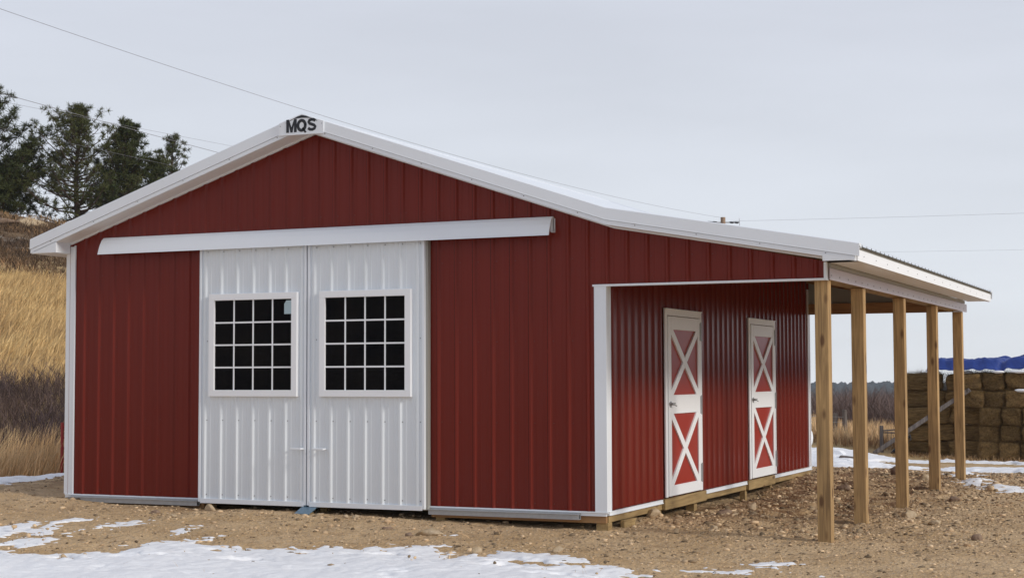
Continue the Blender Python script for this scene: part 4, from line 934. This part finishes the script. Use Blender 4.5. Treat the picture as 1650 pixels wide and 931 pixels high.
# tank behind the barn corner
tk = E('propane_tank', (4.55, 16.7, gz(4.55, 16.7)), 'white propane tank mostly hidden behind the far corner of the barn', 'tank')
tz = .17-gz(4.55, 16.7); mb = MB(); rr = .32; prof_ = [(-1.0, .02), (-.97, .14), (-.88, .24), (-.74, .31), (-.6, .32), (.6, .32), (.74, .31), (.88, .24), (.97, .14), (1.0, .02)]
mb.tube([(a_, 0, tz) for a_, _ in prof_], [b_ for _, b_ in prof_], M['vinyl'], 20); mb.build('shell', tk, smooth=True)
for a_ in (-.6, .6): MB().box((a_-.06, -.2, 0), (a_+.06, .2, tz-.25), M['oldwood']).build('cradle', tk, bevel=.004)
MB().tube([(0, 0, tz+.3), (0, 0, tz+.42)], [.14, .12], M['vinyl'], 12).build('valve_dome', tk)
o = MB().prism([(0, 0, 0), (.42, .05, .0), (.40, .05, .05), (.05, 0, .09)], (.0, .16, .0), M['oldwood']).build('board_scrap', bevel=.003, loc=(5.68, 18.4, gz(5.8, 18.4)+.03)); P(o, 'dark scrap of board lying on the snow beyond the barn corner', 'board')
o = MB().prism([(0, 0, 0), (.34, 0, .0), (.20, .0, .13), (.04, 0, .16)], (.0, .3, .0), M['vinyl']).build('bucket_lid', bevel=.01, loc=(5.35, 19.2, gz(5.4, 19.2))); P(o, 'white broken plastic piece in the snow just right of the front post', 'scrap')
# red gate left
gt = E('tube_gate', (-4.75, 5.55, gz(-4.75, 5.55)), 'red metal tube gate standing in the tall grass at the left barn corner', 'gate')
M['gatered'] = mat('red_gate_paint', (.36, .03, .03), .45, .5, var=(6, .5, (.25, .025, .02)))
ux, uy = .75, .66
for z in (.30, .48, .66, .84): MB().tube([(0, 0, z), (ux*2.6, uy*2.6, z)], .020, M['gatered'], 8).build('rail', gt)
for q in (0, .10, .30, .9, 1.75, 2.6): MB().tube([(ux*q, uy*q, .0), (ux*q, uy*q, .92 if q != .1 else .84)], .026, M['gatered'], 8).build('upright', gt)

# ------------------------------------------------------------------ power pole and lines
pz = gz(-13.9, 75.4); pole = E('utility_pole', (-13.88, 75.41, pz), 'wooden utility pole whose top shows above the lean-to roof', 'utility pole')
M['polewood'] = mat('pole_wood', (.36, .26, .19), .85, .2, var=(3, .6, (.27, .19, .14)))
ht = 10.97-pz; MB().tube([(0, 0, 0), (0, 0, ht)], [.17, .145], M['polewood'], 14).build('shaft', pole, smooth=False)
MB().beam((-.52, -.36, ht-.32), (.52, .36, ht-.30), .05, .05, M['oldwood']).build('crossarm', pole)
for q in (-.72, -.45, .45, .70): MB().tube([(q-.13, q*.68-.08, ht-.31+.03*abs(q)), (q-.05, q*.68-.03, ht-.30), (q+.05, q*.68+.03, ht-.31), (q+.13, q*.68+.08, ht-.30+.03*abs(q))], [.03, .06, .06, .03], M['black'], 8).build('insulator', pole)
MB().tube([(.84, .55, ht-.7), (.86, .55, ht-.35), (.84, .55, ht-.05)], .014, M['galv'], 6).build('arrester', pole)
def cable(a, b, sag, rad, lab, grp='power lines'):
    a, b = Vector(a), Vector(b); n = 40; pts = [a.lerp(b, k/n)-Vector((0, 0, 4*sag*(k/n)*(1-k/n))) for k in range(n+1)]
    o = MB().tube(pts, rad, M['wire'], 5).build('power_line', bevel=-1); P(o, lab, 'power line', grp); return o
M['wire'] = mat('wire_grey', (.20, .20, .22), .5)
top_ = Vector((-13.88, 75.41, 10.97))
def thru(p0, p1, ext): d = Vector(p1)-Vector(p0); return Vector(p0)-d.normalized()*ext
def pole_copy(x, y, top, lab):
    z = top-ht; p = pole.copy(); C.objects.link(p); p.location = (x, y, z); p['label'] = lab
    for ch in list(pole.children): c = ch.copy(); C.objects.link(c); c.parent = p
    return p
pole['group'] = 'utility poles'
def sagline(p, q, sag, rad, lab): cable(p, q, sag, rad, lab)
px_, py_ = -13.88, 75.41
cable((-14.8, 0, 11.50), (px_, py_-.1, 10.93), .95, .0065, 'highest black power line, crossing over the barn ridge to the utility pole')
cable((-14.8, .1, 9.30), (px_, py_-.1, 7.75), .55, .007, 'darker of the lower power lines meeting the left roof slope')
cable((-14.8, .2, 8.25), (px_-.4, py_-.1, 10.15), .25, .0035, 'faint power line just under the darker lower one, fading toward the roof')
cable((-14.8, .3, 8.05), (px_, py_-.1, 7.25), .2, .0035, 'faintest and lowest line, passing across the pine tops')
cable((px_+.6, py_, 10.72), (40, 60, 9.0), .25, .005, 'thin line running right from the utility pole, higher of two')
cable((px_, py_, 8.78), (40, 60, 7.0), .2, .0035, 'thin line low over the lean-to eave on the right, lower of two')
pole_copy(-14.8, .15, 11.6, 'utility pole standing left of the barn, outside the photo')
pole_copy(40, 60, 9.4, 'utility pole far right of the hay stack, outside the photo')

# ------------------------------------------------------------------ haze
hm = bpy.data.materials.new('haze_air'); hm.use_nodes = True; t = hm.node_tree; t.nodes.clear()
o_ = t.nodes.new('ShaderNodeOutputMaterial'); pv = t.nodes.new('ShaderNodeVolumePrincipled'); pv.inputs['Color'].default_value = (.86, .92, 1, 1); pv.inputs['Density'].default_value = .00018; pv.inputs['Anisotropy'].default_value = 0
t.links.new(pv.outputs[0], o_.inputs['Volume'])
zlo = float(ground_h(X, Y).min())-1
hz_ = MB().box((-1180, -1180, zlo), (1180, 1180, 24), hm).build('haze'); P(hz_, 'thin pale winter air paling the far forest', 'haze', kind='stuff')
sc.cycles.volume_bounces = 2
